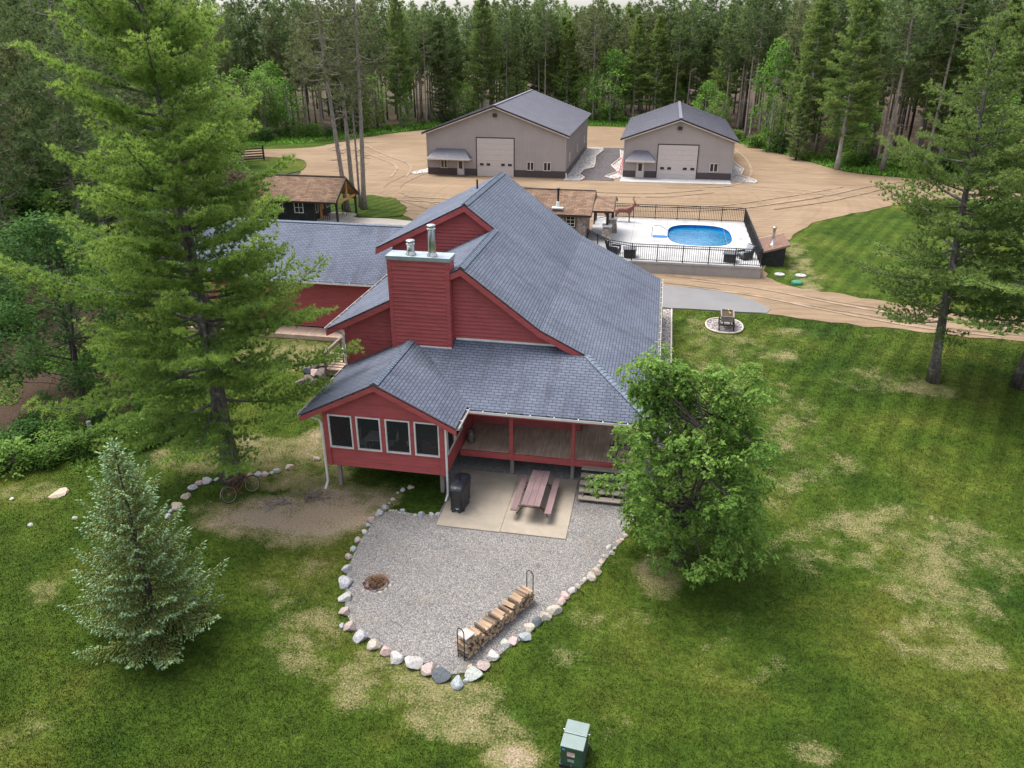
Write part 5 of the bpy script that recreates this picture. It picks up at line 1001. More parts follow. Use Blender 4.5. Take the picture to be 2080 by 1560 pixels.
# ---------------- vegetation ----------------
def nrm(a): return a / np.maximum(np.linalg.norm(a, axis=-1, keepdims=True), 1e-9)
def needles(P, D, L, W, k, spread, tint, rg):
    n = len(P); D = np.repeat(D, k, 0) + rg.normal(0, spread, (n * k, 3)); D = nrm(D); Pk = np.repeat(P, k, 0)
    Lk = np.repeat(np.broadcast_to(L, n), k)[:, None] * rg.uniform(.65, 1.1, (n * k, 1)); S = nrm(np.cross(D, rg.normal(0, 1, (n * k, 3)))) * (np.repeat(np.broadcast_to(W, n), k)[:, None] / 2)
    V = np.stack([Pk - S, Pk + S, Pk + D * Lk], 1).reshape(-1, 3); F = np.arange(len(V)).reshape(-1, 3)
    t = np.repeat(np.repeat(tint, k) + rg.normal(0, .07, n * k), 3); t[2::3] += .08
    return V, F, t
def leaves(P, D, L, W, tint, rg, up=.8):
    n = len(P); D = nrm(D); N = nrm(np.array([0, 0, up]) + rg.normal(0, .45, (n, 3))); S = nrm(np.cross(D, N)) * (np.broadcast_to(W, n)[:, None] / 2); Lk = np.broadcast_to(L, n)[:, None]
    dz = np.array([0, 0, 1.]) * Lk * .12
    V = np.stack([P, P + D * Lk * .55 - S, P + D * Lk - dz, P + D * Lk * .55 + S], 1).reshape(-1, 3); F = np.arange(len(V)).reshape(-1, 4); return V, F, np.repeat(tint, 4)
def spindles(P, D, L, W, tint, rg):
    n = len(P); D = nrm(D); A = nrm(np.cross(D, rg.normal(0, 1, (n, 3)))); B = np.cross(D, A); Lk = np.broadcast_to(L, n)[:, None]; Wk = np.broadcast_to(W, n)[:, None]
    M_ = P + D * Lk * .45; r = [M_ + (A * math.cos(q) + B * math.sin(q)) * Wk for q in (0, 2.094, 4.189)]
    V = np.stack([P, *r, P + D * Lk], 1).reshape(-1, 3); b_ = (np.arange(n) * 5)[:, None]
    F = np.concatenate([b_ + np.array([q]) for q in ((0, 2, 1), (0, 3, 2), (0, 1, 3), (4, 1, 2), (4, 2, 3), (4, 3, 1))], 0)
    t = np.repeat(tint, 5); t[4::5] += .12; return V, F, t
def cat3(parts):
    V = []; F = []; T = []; o = 0
    for v, f, t in parts: V.append(v); F.append(f + o); T.append(t); o += len(v)
    return np.concatenate(V), np.concatenate(F), np.concatenate(T)
def tree_thing(name, label, cat, trunkMB, bark, crown, cmat, group=None):
    T_ = thing(name, label, cat, (0, 0, 0), group); trunkMB.build('trunk', bark, T_, True); np_mesh('crown', *crown[:2], cmat, crown[2], T_); return T_
def place(T_, x, y, s=1., rz=None, tilt=None):
    T_.location = (x, y, gz(x, y) - .05); T_.rotation_euler = (tilt[0] if tilt else 0, tilt[1] if tilt else 0, rnd.uniform(0, 6.28) if rz is None else rz); T_.scale = (s, s, s) if not hasattr(s, '__len__') else s
def dup(T_, x, y, s=1., rz=None, label=None, group=None, tilt=None, name=None):
    r = T_.copy(); COL.objects.link(r)
    for ch in T_.children: c = ch.copy(); COL.objects.link(c); c.parent = r
    if label: r['label'] = label
    if group: r['group'] = group
    elif 'group' in r and group == '': del r['group']
    place(r, x, y, s, rz, tilt); return r
def trunk_pts(H, r0, wob, q, n=12, flare=True):
    ph = q.uniform(0, 6); pts = []; rd = []
    for i in range(n + 1):
        t = i / n; pts.append((wob * math.sin(2.2 * t + ph) * t, wob * math.cos(1.7 * t + ph) * t, H * t)); rd.append(max(.02, r0 * (1 - t) ** .8 * (1.0 + (.45 * math.exp(-t * 30) if flare else 0))))
    return pts, rd
def lerp_pts(pts, z, H): f = min(max(z / H, 0), .9999) * (len(pts) - 1); i = int(f); return Vector(pts[i]).lerp(Vector(pts[i + 1]), f - i)
def white_pine(H, R0, r0, seed, det=1., h0=.12, low=-4, irr=.0, dens=1., mat_='needles_white', bias=None, nl=.15, nw=.022, k=12, top=.25):
    q = random.Random(seed); rg = np.random.default_rng(seed); pts, rd = trunk_pts(H, r0, .25, q); b = MB(); b.tube(pts, rd, 10); C_ = []
    z = H * h0; az0 = 0
    while z < H * .985:
        t = (z / H - h0) / (1 - h0); nb = q.choice([4, 5, 5, 6]) if t < .9 else 3; az0 += q.uniform(.5, 1.3)
        Lb = R0 * (min(1, .62 + t * 2.2) if t < .2 else 1) * ((1 - t) ** .72 + top * .25)
        for j in range(nb):
            az = az0 + 6.283 * j / nb + q.uniform(-.3, .3); L = Lb * q.uniform(.55 - irr * .4, 1.12 + irr * .3)
            if irr and q.random() < .12: continue
            if bias: L *= bias(az, t)
            if L < .25: L = .25
            el = R(low + (36 - low) * t ** .7 + q.uniform(-8, 8) * (1 + irr * 1.3)); base = lerp_pts(pts, z + q.uniform(-.15, .15), H); d = Vector((math.cos(az), math.sin(az), 0)); n = 7; bp = []
            for i in range(n): s_ = i / (n - 1); bp.append(base + d * (L * s_ * math.cos(el)) + Vector((0, 0, L * (math.sin(el) * s_ - .10 * math.sin(s_ * 2.6) * (1 - t) + .13 * s_ ** 2.5))))
            br = max(.012, .022 * L ** .8); b.tube(bp, [br * (1 - .85 * i / (n - 1)) for i in range(n)], 5, False)
            bpa = np.array([tuple(p) for p in bp]); side = np.array([-d.y, d.x, 0.]); dd = np.array([d.x, d.y, 0.]); step = .27 / det ** .5; s0 = .22 if L > 1.2 else .05; ns = max(3, int(L * (1 - s0) / step))
            for i in range(ns):
                s_ = s0 + (1 - s0) * (i + .5) / ns; f = s_ * (n - 1); a0 = int(min(f, n - 2)); o = bpa[a0] + (bpa[a0 + 1] - bpa[a0]) * (f - a0); wl = min(.5 * L, 1.7) * (1.05 - .8 * s_) * q.uniform(.7, 1.2) + .12
                for sd in (-1, 1):
                    dr = nrm(dd * q.uniform(.55, .95) + side * sd * q.uniform(.7, 1) + np.array([0, 0, q.uniform(-.05, .28)])); m = max(2, int(wl / (.125 / det ** .5)))
                    u = (np.arange(m) + .5) / m * wl; Pq = o + dr * u[:, None] + rg.normal(0, .05, (m, 3)) + np.array([0, 0, 1.]) * (.10 * u[:, None]); Dq = np.tile(dr * .6 + np.array([0, 0, .62]), (m, 1))
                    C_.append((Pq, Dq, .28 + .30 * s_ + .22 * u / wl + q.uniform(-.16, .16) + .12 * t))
        z += dens * q.uniform(.5, .72) * (1 - .35 * t) * max(1, H / 22)
    # leader
    P_ = np.concatenate([c[0] for c in C_]); D_ = np.concatenate([c[1] for c in C_]); T_ = np.concatenate([c[2] for c in C_])
    for i in range(12): z = H * (.93 + .075 * i / 12); pp = np.array(tuple(lerp_pts(pts, min(z, H * .999), H))); P_ = np.vstack([P_, pp + [0, 0, max(0, z - H)]]); D_ = np.vstack([D_, [0, 0, 1]]); T_ = np.append(T_, .7)
    return b, needles(P_, D_, nl, nw, k, .55, T_, rg)
def red_pine(H, R0, r0, seed, hb=.45, nt_=700, k=10, nl=.42, nw=.085, dead=14, cl=1.0):
    q = random.Random(seed); rg = np.random.default_rng(seed); pts, rd = trunk_pts(H, r0, .35, q); b = MB(); b.tube(pts, rd, 8); PP = []; DD = []; TT = []
    nb = 46; per = nt_ // nb
    for j in range(nb):
        t = (j + q.random()) / nb; z = H * (hb + (1 - hb) * t * .985); az = j * 2.4 + q.uniform(-.5, .5); L = R0 * (math.sin(math.pi * min(1, .25 + t * .80)) ** .6) * q.uniform(.5, 1.1) * (1 if t > .12 else .75) + .3; el = R(-6 + 38 * t + q.uniform(-10, 12))
        base = lerp_pts(pts, z, H); d = Vector((math.cos(az), math.sin(az), 0)); n = 5; bp = []; bend = q.uniform(-.2, .2); sd = Vector((-d.y, d.x, 0))
        for i in range(n): s_ = i / (n - 1); bp.append(base + d * L * s_ * math.cos(el) + sd * bend * L * s_ * s_ + Vector((0, 0, L * (math.sin(el) * s_ - .12 * math.sin(s_ * 2.8) + .22 * s_ ** 3))))
        b.tube(bp, [max(.012, .05 * (L / R0)) * (1 - .8 * i / (n - 1)) for i in range(n)], 4, False)
        a = np.array([tuple(p) for p in bp]); m = max(4, int(per * (L / R0) * 1.2)); s_ = 1 - rg.random(m) ** 1.6 * .62; f = s_ * (n - 1); i0 = np.minimum(f.astype(int), n - 2); o = a[i0] + (a[i0 + 1] - a[i0]) * (f - i0)[:, None]
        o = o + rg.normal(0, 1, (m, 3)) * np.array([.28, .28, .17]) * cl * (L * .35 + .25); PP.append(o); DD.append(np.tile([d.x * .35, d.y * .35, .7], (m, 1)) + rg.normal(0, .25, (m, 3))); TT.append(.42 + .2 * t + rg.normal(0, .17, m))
    for j in range(dead):
        z = H * q.uniform(.16, hb + .15); az = q.uniform(0, 6.28); L = q.uniform(.6, 2.4) * R0 / 3; base = lerp_pts(pts, z, H); d = Vector((math.cos(az), math.sin(az), 0)); e = q.uniform(-.25, .1)
        b.tube([base, base + d * L * .5 + Vector((0, 0, e * L * .5)), base + d * L + Vector((q.uniform(-.2, .2), q.uniform(-.2, .2), e * L + q.uniform(0, .3)))], [.035, .022, .008], 4, False)
    return b, needles(np.concatenate(PP), np.concatenate(DD), nl, nw, k, .62, np.concatenate(TT), rg)
def broadleaf(H, R0, r0, seed, ncl=60, per=60, leaf=.3, hb=.15, prof=None, clr=.6, stems=1, rosette=0, flat=.6, spire=False):
    q = random.Random(seed); rg = np.random.default_rng(seed); b = MB(); PP = []; DD = []; TT = []; SI = []
    prof = prof or (lambda t: math.sin(math.pi * min(1, .18 + .8 * t)) ** .7)
    pts, rd = trunk_pts(H * .88, r0, .25, q); b.tube(pts, rd, 9)
    tops = [pts]
    for s_ in range(stems - 1):
        a = q.uniform(0, 6.28); h1 = H * q.uniform(.7, .95); b0 = lerp_pts(pts, H * .12, H * .88); p2 = [b0, b0 + Vector((math.cos(a) * .5, math.sin(a) * .5, h1 * .3)), b0 + Vector((math.cos(a) * R0 * .35, math.sin(a) * R0 * .35, h1 * .6)), b0 + Vector((math.cos(a) * R0 * .42, math.sin(a) * R0 * .42, h1 - H * .12))]; b.tube(p2, [r0 * .6, r0 * .45, r0 * .3, .02], 7, False); tops.append(p2)
    for c in range(ncl):
        t = (c + q.random()) / ncl; z = H * (hb + (1 - hb) * t); az = c * 2.399 + q.uniform(-.4, .4); rr = R0 * prof(t) * math.sqrt(q.uniform(.18, 1.0)) * q.uniform(.85, 1.12)
        ce = Vector((rr * math.cos(az), rr * math.sin(az), z))
        if spire and t > .72: sg = -1 if c % 5 < 3 else 1; ce = Vector((sg * 1.0 + q.gauss(0, .5), q.gauss(0, .5), z * (1 if sg < 0 else .97)))
        if spire: ce.x += .5 * (1 - t) - .02
        st = q.choice(tops); hh = max(z - rr * .55, H * .08); base = lerp_pts(st, min(hh, H * .85), H * .88) if st is pts else Vector(st[min(3, 1 + int(3 * t))])
        mid = base.lerp(ce, .5) + Vector((q.uniform(-.15, .15), q.uniform(-.15, .15), q.uniform(-.05, .2))); b.tube([base, mid, ce], [max(.012, .035 * rr / max(R0, 1) * r0 * 8), .018, .006], 5, False)
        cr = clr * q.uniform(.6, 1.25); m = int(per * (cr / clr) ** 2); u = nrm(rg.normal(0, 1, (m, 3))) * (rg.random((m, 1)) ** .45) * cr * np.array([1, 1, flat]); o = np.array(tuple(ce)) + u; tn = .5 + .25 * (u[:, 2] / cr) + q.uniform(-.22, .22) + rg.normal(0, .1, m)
        if rosette:
            ax = nrm(u + np.array([0, 0, .5 * cr]))
            for k_ in range(rosette):
                dr = nrm(np.cross(ax, rg.normal(0, 1, (m, 3)))) + ax * .35; PP.append(o); DD.append(dr); TT.append(tn + rg.normal(0, .06, m)); 
        else: PP.append(o); DD.append(rg.normal(0, 1, (m, 3)) * [1, 1, .5] + u / cr); TT.append(tn)
    P_ = np.concatenate(PP); n = len(P_); L = leaf * rg.uniform(.7, 1.15, n); return b, leaves(P_, np.concatenate(DD), L, L * .48, np.concatenate(TT), rg)
def spruce(H, R0, seed, step=.15, spl=.13, spw=.018, dn=1.):
    q = random.Random(seed); rg = np.random.default_rng(seed); b = MB(); pts, rd = trunk_pts(H, .11 * H / 7, .05, q); b.tube(pts, rd, 8); PP = []; DD = []; LL = []; TT = []
    z = .5
    while z < H - .12:
        t = z / H; nb = 6 if t < .85 else 5; a0 = q.uniform(0, 6.28); Lb = R0 * (1 - t) ** .88 * (1 if t > .08 else .85) + .06
        for j in range(nb):
            az = a0 + 6.283 * j / nb + q.uniform(-.35, .35); L = Lb * q.uniform(.62, 1.13); el = R(-14 + 60 * t ** 1.5 + q.uniform(-7, 7)); base = lerp_pts(pts, z + q.uniform(-.06, .06), H); d = Vector((math.cos(az), math.sin(az), 0)); n = 6; bp = []
            for i in range(n): s_ = i / (n - 1); bp.append(base + d * L * s_ * math.cos(el) + Vector((0, 0, L * (math.sin(el) * s_ - .10 * math.sin(3.1 * s_) + .16 * s_ ** 3))))
            if min(p.z for p in bp) < .2: continue
            b.tube(bp, [max(.005, .013 * L ** .6) * (1 - .8 * i / (n - 1)) for i in range(n)], 4, False); a = np.array([tuple(p) for p in bp]); dd = np.array([d.x, d.y, 0.]); side = np.array([-d.y, d.x, 0.])
            ns = max(2, int(L / .085 * dn)); 
            for i in range(ns):
                s_ = .12 + .88 * (i + .5) / ns; f = s_ * (n - 1); i0 = int(min(f, n - 2)); o = a[i0] + (a[i0 + 1] - a[i0]) * (f - i0); tl = (.12 + .34 * L * (1 - s_) ** .8 * min(1, s_ * 3)) * q.uniform(.7, 1.15)
                for sd in (-1, 1):
                    if s_ < .45 and q.random() < .35: continue
                    dr = nrm(dd * .75 + side * sd * q.uniform(.5, .9) + np.array([0, 0, q.uniform(-.42, .05)])); m = max(1, int(round(tl / (spl * .8))))
                    for k_ in range(m):
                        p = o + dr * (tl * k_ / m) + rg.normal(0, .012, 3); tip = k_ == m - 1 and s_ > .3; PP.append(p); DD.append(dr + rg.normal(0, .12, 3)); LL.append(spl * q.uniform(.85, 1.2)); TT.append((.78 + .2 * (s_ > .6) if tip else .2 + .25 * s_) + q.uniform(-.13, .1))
                        if tip or q.random() < .45:
                            for _ in range(2): PP.append(p + dr * .02); DD.append(dr + rg.normal(0, .55, 3)); LL.append(spl * q.uniform(.5, .85)); TT.append((.72 if tip else .25) + q.uniform(-.15, .15))
            PP.append(a[-1]); DD.append(dd + [0, 0, .3]); LL.append(spl * 1.3); TT.append(.95)
        z += step * q.uniform(.8, 1.2)
    for k_ in range(14): PP.append(np.array([0, 0, H - .02 * k_])); DD.append(rg.normal(0, .5, 3) + [0, 0, 1]); LL.append(.16); TT.append(.9)
    PP = np.array(PP); ok = PP[:, 2] > .16; LL = np.array(LL)[ok]; return b, spindles(PP[ok], np.array(DD)[ok], LL, LL * spw / spl, np.array(TT)[ok], rg)

# hero trees
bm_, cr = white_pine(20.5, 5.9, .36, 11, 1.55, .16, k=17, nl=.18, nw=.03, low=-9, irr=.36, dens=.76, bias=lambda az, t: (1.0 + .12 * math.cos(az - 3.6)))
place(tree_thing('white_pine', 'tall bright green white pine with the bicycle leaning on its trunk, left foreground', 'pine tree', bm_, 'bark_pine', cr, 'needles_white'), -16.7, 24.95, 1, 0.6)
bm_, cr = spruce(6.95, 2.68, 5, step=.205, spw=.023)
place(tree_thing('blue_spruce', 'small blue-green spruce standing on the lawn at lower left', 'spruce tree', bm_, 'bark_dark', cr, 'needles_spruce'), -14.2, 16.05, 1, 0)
def oprof(t): return float(np.interp(t, [0, .1, .4, .75, .9, 1], [.6, .92, 1, .8, .5, .25])) * (1 + .2 * math.sin(t * 29))
bm_, cr = broadleaf(7.8, 2.7, .13, 24, 235, 32, .15, .13, oprof, .48, 3, 7, .7, True)
place(tree_thing('oak_tree', 'young green oak with pale leaves right of the porch steps', 'oak tree', bm_, 'bark_dark', cr, 'leaves_oak'), 1.5, 22.7, 1, 0)
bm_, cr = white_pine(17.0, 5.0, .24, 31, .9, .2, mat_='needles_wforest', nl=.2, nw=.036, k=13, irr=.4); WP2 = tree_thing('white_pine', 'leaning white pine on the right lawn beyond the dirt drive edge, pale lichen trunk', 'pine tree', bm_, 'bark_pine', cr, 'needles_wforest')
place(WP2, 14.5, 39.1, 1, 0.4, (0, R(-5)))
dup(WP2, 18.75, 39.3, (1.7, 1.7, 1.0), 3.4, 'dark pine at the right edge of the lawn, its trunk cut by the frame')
# mid pines: higher detail red pines
RPH = []
for i in range(3):
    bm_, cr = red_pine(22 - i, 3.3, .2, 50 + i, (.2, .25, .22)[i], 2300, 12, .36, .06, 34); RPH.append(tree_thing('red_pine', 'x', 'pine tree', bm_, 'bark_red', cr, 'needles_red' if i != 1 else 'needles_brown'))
sheet('grass_island', [(-31.5, 69.5), (-30.9, 72.8), (-28.4, 74.0), (-25.6, 72.9), (-23.2, 69.2), (-22.8, 66.5), (-24.2, 65.4), (-31, 65.3)], .075, 'lawn', .8, .12); sheet('grass_island', [(-52, 92.5), (-49, 95), (-45.5, 94.3), (-42.9, 90.7), (-41.5, 86), (-42.5, 83), (-52, 83)], .075, 'lawn', .8, .12)
CL = []
for i in range(1): bm_, cr = red_pine(23, 2.9, .23, 77, .42, 1000, 12, .34, .06, 26); CL.append(tree_thing('red_pine', 'bare trunked red pine closest to the cabin porch, leftmost of the clump', 'pine tree', bm_, 'bark_red', cr, 'needles_brown'))
place(CL[0], -28.2, 67.0, 1.0, 1, (R(-1), R(-3)))
dup(CL[0], -29.8, 72.4, 1.0, 2, 'red pine at the rear of the clump on the grass island beyond the cabin', None, (0, R(-1)))
dup(CL[0], -27.0, 68.0, 1.02, 3.6, 'rightmost red pine of the clump on the grass island beside the cabin', None, (0, R(-2)))
dup(CL[0], -27.6, 68.6, (.5, .5, .86), 4, 'thin slender pine in the middle of the clump beside the cabin')
# forest protos
RPL = []
for i in range(5):
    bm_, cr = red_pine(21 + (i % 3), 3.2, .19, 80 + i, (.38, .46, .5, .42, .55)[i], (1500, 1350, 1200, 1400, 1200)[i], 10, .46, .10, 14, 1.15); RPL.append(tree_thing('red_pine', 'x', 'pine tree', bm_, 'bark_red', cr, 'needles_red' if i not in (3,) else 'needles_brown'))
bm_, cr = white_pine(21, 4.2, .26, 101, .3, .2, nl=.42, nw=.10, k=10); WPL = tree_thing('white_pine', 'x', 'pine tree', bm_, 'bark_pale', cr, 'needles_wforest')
bm_, cr = white_pine(17, 3.2, .2, 105, .28, .05, nl=.40, nw=.10, k=10, top=.1); SPL = tree_thing('forest_spruce', 'x', 'spruce tree', bm_, 'bark_dark', cr, 'needles_red')
BLL = []
for i, m_ in ((0, 'leaves_bright'), (1, 'leaves_oak')): bm_, cr = broadleaf(10, 3.3, .14, 120 + i, 60, 46, .42, .12, None, .95, 2); BLL.append(tree_thing('maple_tree', 'x', 'maple tree', bm_, 'bark_pale', cr, m_))
used = set()
def put(proto, *a, **k):
    if id(proto) not in used: used.add(id(proto)); r = proto; lab = k.pop('label', None); g = k.pop('group', None); r['label'] = lab; (g and r.__setitem__('group', g)); place(r, a[0], a[1], *(a[2:]), **{q: v for q, v in k.items()}); return r
    return dup(proto, *a, **k)
# singled-out forest trees
FIX = [(WPL, 20.5, 98.9, 1.02, 'bright layered white pine at the forest edge right of the barns'), (BLL[0], 14.2, 113.8, (.85, .85, 1.38), 'tall narrow light green broadleaf tree right of the small barn'), (BLL[0], -9.8, 146.3, 1.2, 'bright green maple between the two barns at the forest edge'),
       (BLL[0], -43.0, 130.4, (.5, .5, .8), 'small bright green sapling left of the large barn roof'), (BLL[1], -36.2, 139.5, (.7, .7, .7), 'low bright maple just left of the large barn peak'), (BLL[0], -56.5, 115, .85, 'bright maple at the forest edge beyond the cabin'), (WPL, -32.2, 142.5, (1, 1, 1.02), 'pale white pine rising directly behind the large barn'),
       (WPL, -44.2, 131.5, (.8, .8, 1), 'white pine with a straight pale trunk left of the large barn'), (BLL[1], -15, 149, .8, 'small maple behind the right slope of the large barn'), (RPL[1], 25.2, 97.7, (1.3, 1.3, 1.1), 'thick leaning pine trunk at the right forest edge beside the white pine'), (RPL[2], 30.0, 98.5, 1.1, 'dark pine trunk at the far right forest edge'),
       (BLL[1], -53.5, 88, (1.25, 1.25, 1.15), 'broad leafy tree left of the corral gate'), (BLL[1], -62.5, 112, 1.0, 'maple in the shade behind the corral gate'), (SPL, -38.5, 137.5, 1.0, 'dark spruce left of the large barn peak'), (SPL, -51, 122, .95, 'dark spruce left of the sand lot'), (SPL, 16.8, 106, .6, 'small dark spruce beside the narrow broadleaf tree'), (BLL[1], 23.3, 102.5, .5, 'small maple in the shade right of the white pine')]
for p_, x, y, s_, lab in FIX: put(p_, x, y, s_, label=lab)
# left woods, right woods
cnt = 0
def far_enough(x, y, L, d): return all((x - a) ** 2 + (y - c) ** 2 > d * d for a, c in L)
pl = [(-39.4, 39.2), (-45, 46), (-36.5, 47)]
for _ in range(4000):
    y = rnd.uniform(36, 106); x = rnd.uniform(-88, -33)
    if x > -34.5 - (y - 36) * .42: continue
    if y > forest_y(x) - 1 or not far_enough(x, y, pl, 5.2): continue
    if in_poly(np.array([x]), np.array([y]), [(p[0], p[1]) for p in LOT])[0] or (-56 < x < -38 and y > 80): continue
    pl.append((x, y))
    if len(pl) > 58: break
for i, (x, y) in enumerate(pl):
    if i % 6 == 3: dup(BLL[1], x, y, rnd.uniform(.75, 1.05), None, 'broadleaf tree in the shaded left woods', 'broadleaf trees of the left woods')
    elif i % 6 == 5: dup(WPL, x, y, rnd.uniform(.85, 1), None, 'white pine in the dense left woods', 'white pines of the left woods')
    else: put(RPH[i % 3], x, y, rnd.uniform(.9, 1.08), label='tall red pine with dead lower limbs in the left woods', group='red pines of the left woods')
pr = []
for _ in range(3000):
    y = rnd.uniform(54, 96); x = rnd.uniform(29.5, 62)
    if not far_enough(x, y, pr, 5.0) or in_poly(np.array([x]), np.array([y]), [(p[0], p[1]) for p in LOT])[0] or x < 31 + max(0, 66 - y) * .45: continue
    pr.append((x, y))
    if len(pr) > 22: break
for i, (x, y) in enumerate(pr):
    if i % 4 == 1: dup(BLL[1], x, y, rnd.uniform(.8, 1.1), None, 'broadleaf tree in the right hand woods behind the lawn', 'broadleaf trees of the right woods')
    elif i % 4 == 3: dup(WPL, x, y, rnd.uniform(.8, 1), None, 'white pine in the right hand woods behind the lawn', 'white pines of the right woods')
    else: dup(RPH[i % 3], x, y, rnd.uniform(.85, 1), None, 'red pine in the right hand woods behind the lawn', 'red pines of the right woods')
dup(BLL[0], 23.5, 53.5, .33, None, 'small bright green sapling behind the leaning pine trunk')
# main forest rows
cells = []
row = 0; yoff = 1.0
while yoff < 24:
    sp = 3.9 + row * .2; x = -92 + (row % 2) * sp / 2
    while x < 62:
        X = x + rnd.uniform(-1.3, 1.3); Y = forest_y(X) + 1.5 + yoff + rnd.uniform(-1.2, 1.2)
        if abs((X + 25) / (Y + 8)) < .80 and far_enough(X, Y, [(a[1], a[2]) for a in FIX], 2.2): cells.append((X, Y, row))
        x += sp
    yoff += 3.8 + row * .35; row += 1
cells = cells[:225]
for i, (X, Y, r_) in enumerate(cells):
    reg = 'left of the barns' if X < -30 else ('behind the barns' if X < 8 else 'right of the barns')
    k_ = rnd.random(); hs_ = float(np.interp(X, [-90, -40, -10, 10, 25, 60], [.97, .90, .91, .93, .95, .97])) * rnd.uniform(.86, 1.06)
    if r_ < 5 and k_ < .05: dup(SPL, X, Y, hs_, None, 'dark conical spruce among the forest pines ' + reg, 'forest spruces ' + reg)
    elif k_ < .2: dup(WPL, X, Y, hs_ * .98, None, 'white pine among the forest trees ' + reg, 'forest white pines ' + reg)
    elif r_ < 4 and k_ < .36: dup(BLL[rnd.randrange(2)], X, Y, rnd.uniform(.6, 1.1), None, 'bright maple under the tall pines ' + reg, 'understory maples ' + reg)
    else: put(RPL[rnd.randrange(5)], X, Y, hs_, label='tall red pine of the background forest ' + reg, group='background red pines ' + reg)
# rest of the forest as one mass
def far_forest():
    parts = []; tr = []
    base = [red_pine(22, 3.3, .2, 300 + i, .3, 420, 7, .7, .18, 0, 1.2) for i in range(3)]
    for row in range(10):
        y0 = 26 + row * 6.5; sp = 4.6 + row * .5; x = -125
        while x < 85:
            X = x + rnd.uniform(-1.8, 1.8); Y = forest_y(X) + y0 + rnd.uniform(-2.5, 2.5)
            if abs((X + 25) / (Y + 10)) < .86:
                V, F, T_ = base[rnd.randrange(3)][1]; a = rnd.uniform(0, 6.28); s_ = rnd.uniform(.80, .98) ; c, s2 = math.cos(a), math.sin(a); W = np.stack([V[:, 0] * c - V[:, 1] * s2, V[:, 0] * s2 + V[:, 1] * c, V[:, 2]], 1) * s_ + [X, Y, gz(X, Y)]
                parts.append((W, F, T_ + rnd.uniform(-.12, .12))); tr.append((X, Y, s_))
            x += sp
    b = MB()
    for X, Y, s_ in tr: b.tube([(X, Y, 2), (X, Y, 21 * s_)], [.2, .04], 5, False)
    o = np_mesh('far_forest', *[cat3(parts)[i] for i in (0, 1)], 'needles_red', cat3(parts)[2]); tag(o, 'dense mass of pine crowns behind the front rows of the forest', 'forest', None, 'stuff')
    o2 = b.build('far_trunks', 'bark_dark', o)
far_forest()
# left deciduous tree, cabin bush, shrubs
bm_, cr = broadleaf(9.2, 3.9, .17, 201, 95, 130, .24, .12, None, .8, 2); ML = tree_thing('maple_tree', 'dark green broadleaf tree between the left woods and the big white pine', 'maple tree', bm_, 'bark_dark', cr, 'leaves_dark'); place(ML, -27.8, 30.2)

dup(ML, -30.2, 43.5, .8, None, 'dark broadleaf tree beyond the hidden end of the house wing')
bm_, cr = broadleaf(5.2, 2.6, .1, 207, 40, 70, .26, .25, None, .7, 3); T_ = tree_thing('crabapple_tree', 'small reddish crabapple with green tips at the left end of the cabin', 'crabapple tree', bm_, 'bark_dark', cr, 'leaves_rust'); place(T_, -35.2, 59.5)
bm_, cr = broadleaf(5.6, 2.4, .1, 208, 34, 70, .26, .3, None, .7, 3); T_ = tree_thing('young_tree', 'young green tree beside the reddish crabapple near the cabin', 'tree', bm_, 'bark_dark', cr, 'leaves_oak'); place(T_, -37.4, 62.5, 1.15)
SH = []
for i in range(3): bm_, cr = broadleaf(1.15, .95, .02, 220 + i, 26, 60, .17, .05, lambda t: 1 - .55 * t, .34, 3, 0, .5); SH.append(tree_thing('shrub', 'x', 'shrub', bm_, 'bark_dark', cr, 'leaves_dark' if i == 0 else 'leaves_oak'))
sh = [(-27.6, 24.2), (-26.4, 23.9), (-25.3, 24.5), (-26.9, 25.6), (-25.6, 25.8), (-24.5, 25.6), (-27.9, 26.7), (-26.2, 27.2), (-23.8, 26.6), (-24.9, 27.9), (-23.2, 27.6), (-22.4, 27.0), (-28.6, 25.2), (-22.1, 28.6), (-23.6, 29.4), (-21.2, 27.9)]
for i, (x, y) in enumerate(sh): put(SH[i % 3], x, y, rnd.uniform(.85, 1.2), label='low leafy green shrub in the thicket bordering the left lawn', group='shrubs bordering the left lawn')
for i in range(46):
    y = rnd.uniform(31, 80); x = -30 - (y - 30) * .5 - rnd.uniform(0, 16)
    if y > 56 and x > -46: continue
    dup(SH[i % 3], x, y, rnd.uniform(1.4, 3.2), None, 'leafy green shrub on the floor of the left woods', 'shrubs inside the left woods')
for i in range(34):
    X = -58 + i * 2.75 + rnd.uniform(-1, 1); Y = forest_y(X) + rnd.uniform(-1.5, 3.5)
    if -26 < X < 8 and rnd.random() < .3: continue
    dup(SH[i % 3], X, Y, rnd.uniform(.8, 1.9), None, 'leafy green shrub along the forest edge around the sand lot', 'shrubs along the forest edge')
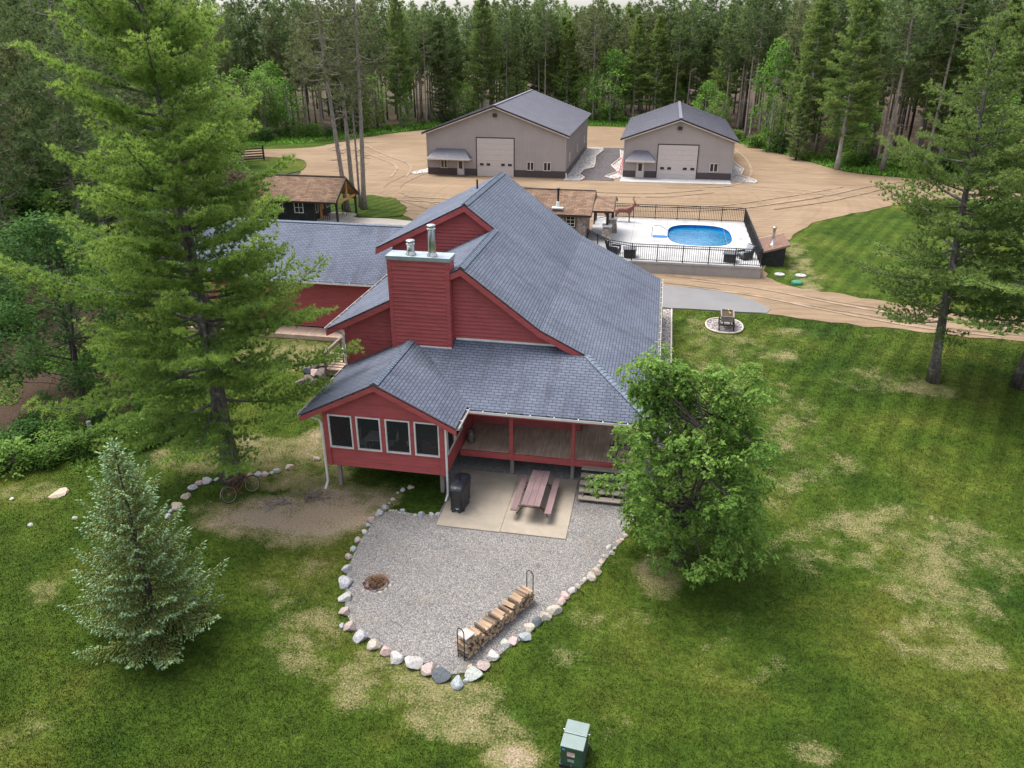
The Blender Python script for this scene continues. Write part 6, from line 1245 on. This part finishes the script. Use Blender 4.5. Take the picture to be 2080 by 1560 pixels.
# rough verge grass and ground plants along the forest edge (uncountable)
def verge():
    rg = np.random.default_rng(4); n = 26000; X = rg.uniform(-70, 45, n); fy = np.interp(X, [-110, -75, -60, -52, -44, -38, -20, -5, 5, 12, 20, 27, 40, 90], [70, 98, 108, 114, 127, 138, 147, 145, 139, 120, 102, 98.5, 96, 94]); Y = fy + rg.uniform(-4.5, 9, n)
    m = ~in_poly(X, Y, [(p[0], p[1]) for p in LOT]); X = X[m]; Y = Y[m]; n = len(X); P_ = np.stack([X, Y, np.interp(Y, GX, GZ)], 1); D_ = rg.normal(0, .5, (n, 3)) + [0, 0, .8]
    V, F, T_ = leaves(P_, D_, rg.uniform(.25, .7, n), .22, rg.uniform(.1, .9, n), rg); o = np_mesh('undergrowth', V, F, 'leaves_bright', T_); tag(o, 'mixed low green undergrowth along the forest edge', 'undergrowth', None, 'stuff')
    n = 15000; X = rg.uniform(-34, -21, n); Y = rg.uniform(24, 36, n); m = (X < -21.5 - (Y - 24) * .1) & (np.sin(X * 1.3) + np.cos(Y * 1.7 + X) > .35); X = X[m]; Y = Y[m]; n = len(X)
    P_ = np.stack([X, Y, np.interp(Y, GX, GZ)], 1); V, F, T_ = leaves(P_, rg.normal(0, .6, (n, 3)) + [0, 0, .5], rg.uniform(.12, .28, n), .1, rg.uniform(.1, .8, n), rg); o = np_mesh('ground_cover', V, F, 'leaves_oak', T_); tag(o, 'low leafy ground cover under the left woods', 'ground cover', None, 'stuff')
verge()
def blades():
    rg = np.random.default_rng(8); n = 640000; u = rg.random(n); Y = 10.5 + 42 * u ** 1.55; X = (rg.random(n) - .5) * 2 * .9 * (Y + 6) - .19 * Y
    ok = (X > -34) & (X < 26); ok &= ~in_poly(X, Y, GRAV) & ~((X > -13.4) & (X < .8) & (Y > 29.3) & (Y < 48)) & ~((X > -7.4) & (X < -2.3) & (Y > 23.2) & (Y < 27.5)) & ~in_poly(X, Y, [(p[0], p[1]) for p in LOT]) & ~((X > -1) & (X < 8) & (Y > 47.1) & (Y < 53)) & ~((X < -13) & (Y > 38.4))
    ok &= ~((X > .4) & (X < 1.4) & (Y > 31) & (Y < 48)) & ~(((X - 4.45) ** 2 + (Y - 44.85) ** 2) < 1.3) & ~((X < -23.5) & (Y > 27))
    X = X[ok]; Y = Y[ok]; bare = np.zeros(len(X))
    for (a, b_, ra, rb, s_) in BARE: d = ((X - a) / max(ra, .3)) ** 2 + ((Y - b_) / max(rb, .3)) ** 2; bare = np.maximum(bare, s_ * 1.05 * np.clip(1.5 - d, 0, 1))
    keep = rg.random(len(X)) > np.clip(bare * .95, 0, .95); X = X[keep]; Y = Y[keep]; bare = bare[keep]; n = len(X); P_ = np.stack([X, Y, np.interp(Y, GX, GZ)], 1)
    hgt = rg.uniform(.035, .085, n) * (1 + (Y - 12) * .012); V, F, T_ = needles(P_, rg.normal(0, .45, (n, 3)) + [0, 0, 1], hgt, .022 * (1 + (Y - 12) * .02), 1, .1, rg.random(n), rg)
    o = np_mesh('grass', V, F, 'grass_blades', T_); a = o.data.attributes.new('bare', 'FLOAT', 'POINT'); a.data.foreach_set('value', np.repeat(bare, 3).astype(np.float32)); tag(o, 'mown patchy green lawn grass around the house', 'grass', None, 'stuff')
blades()
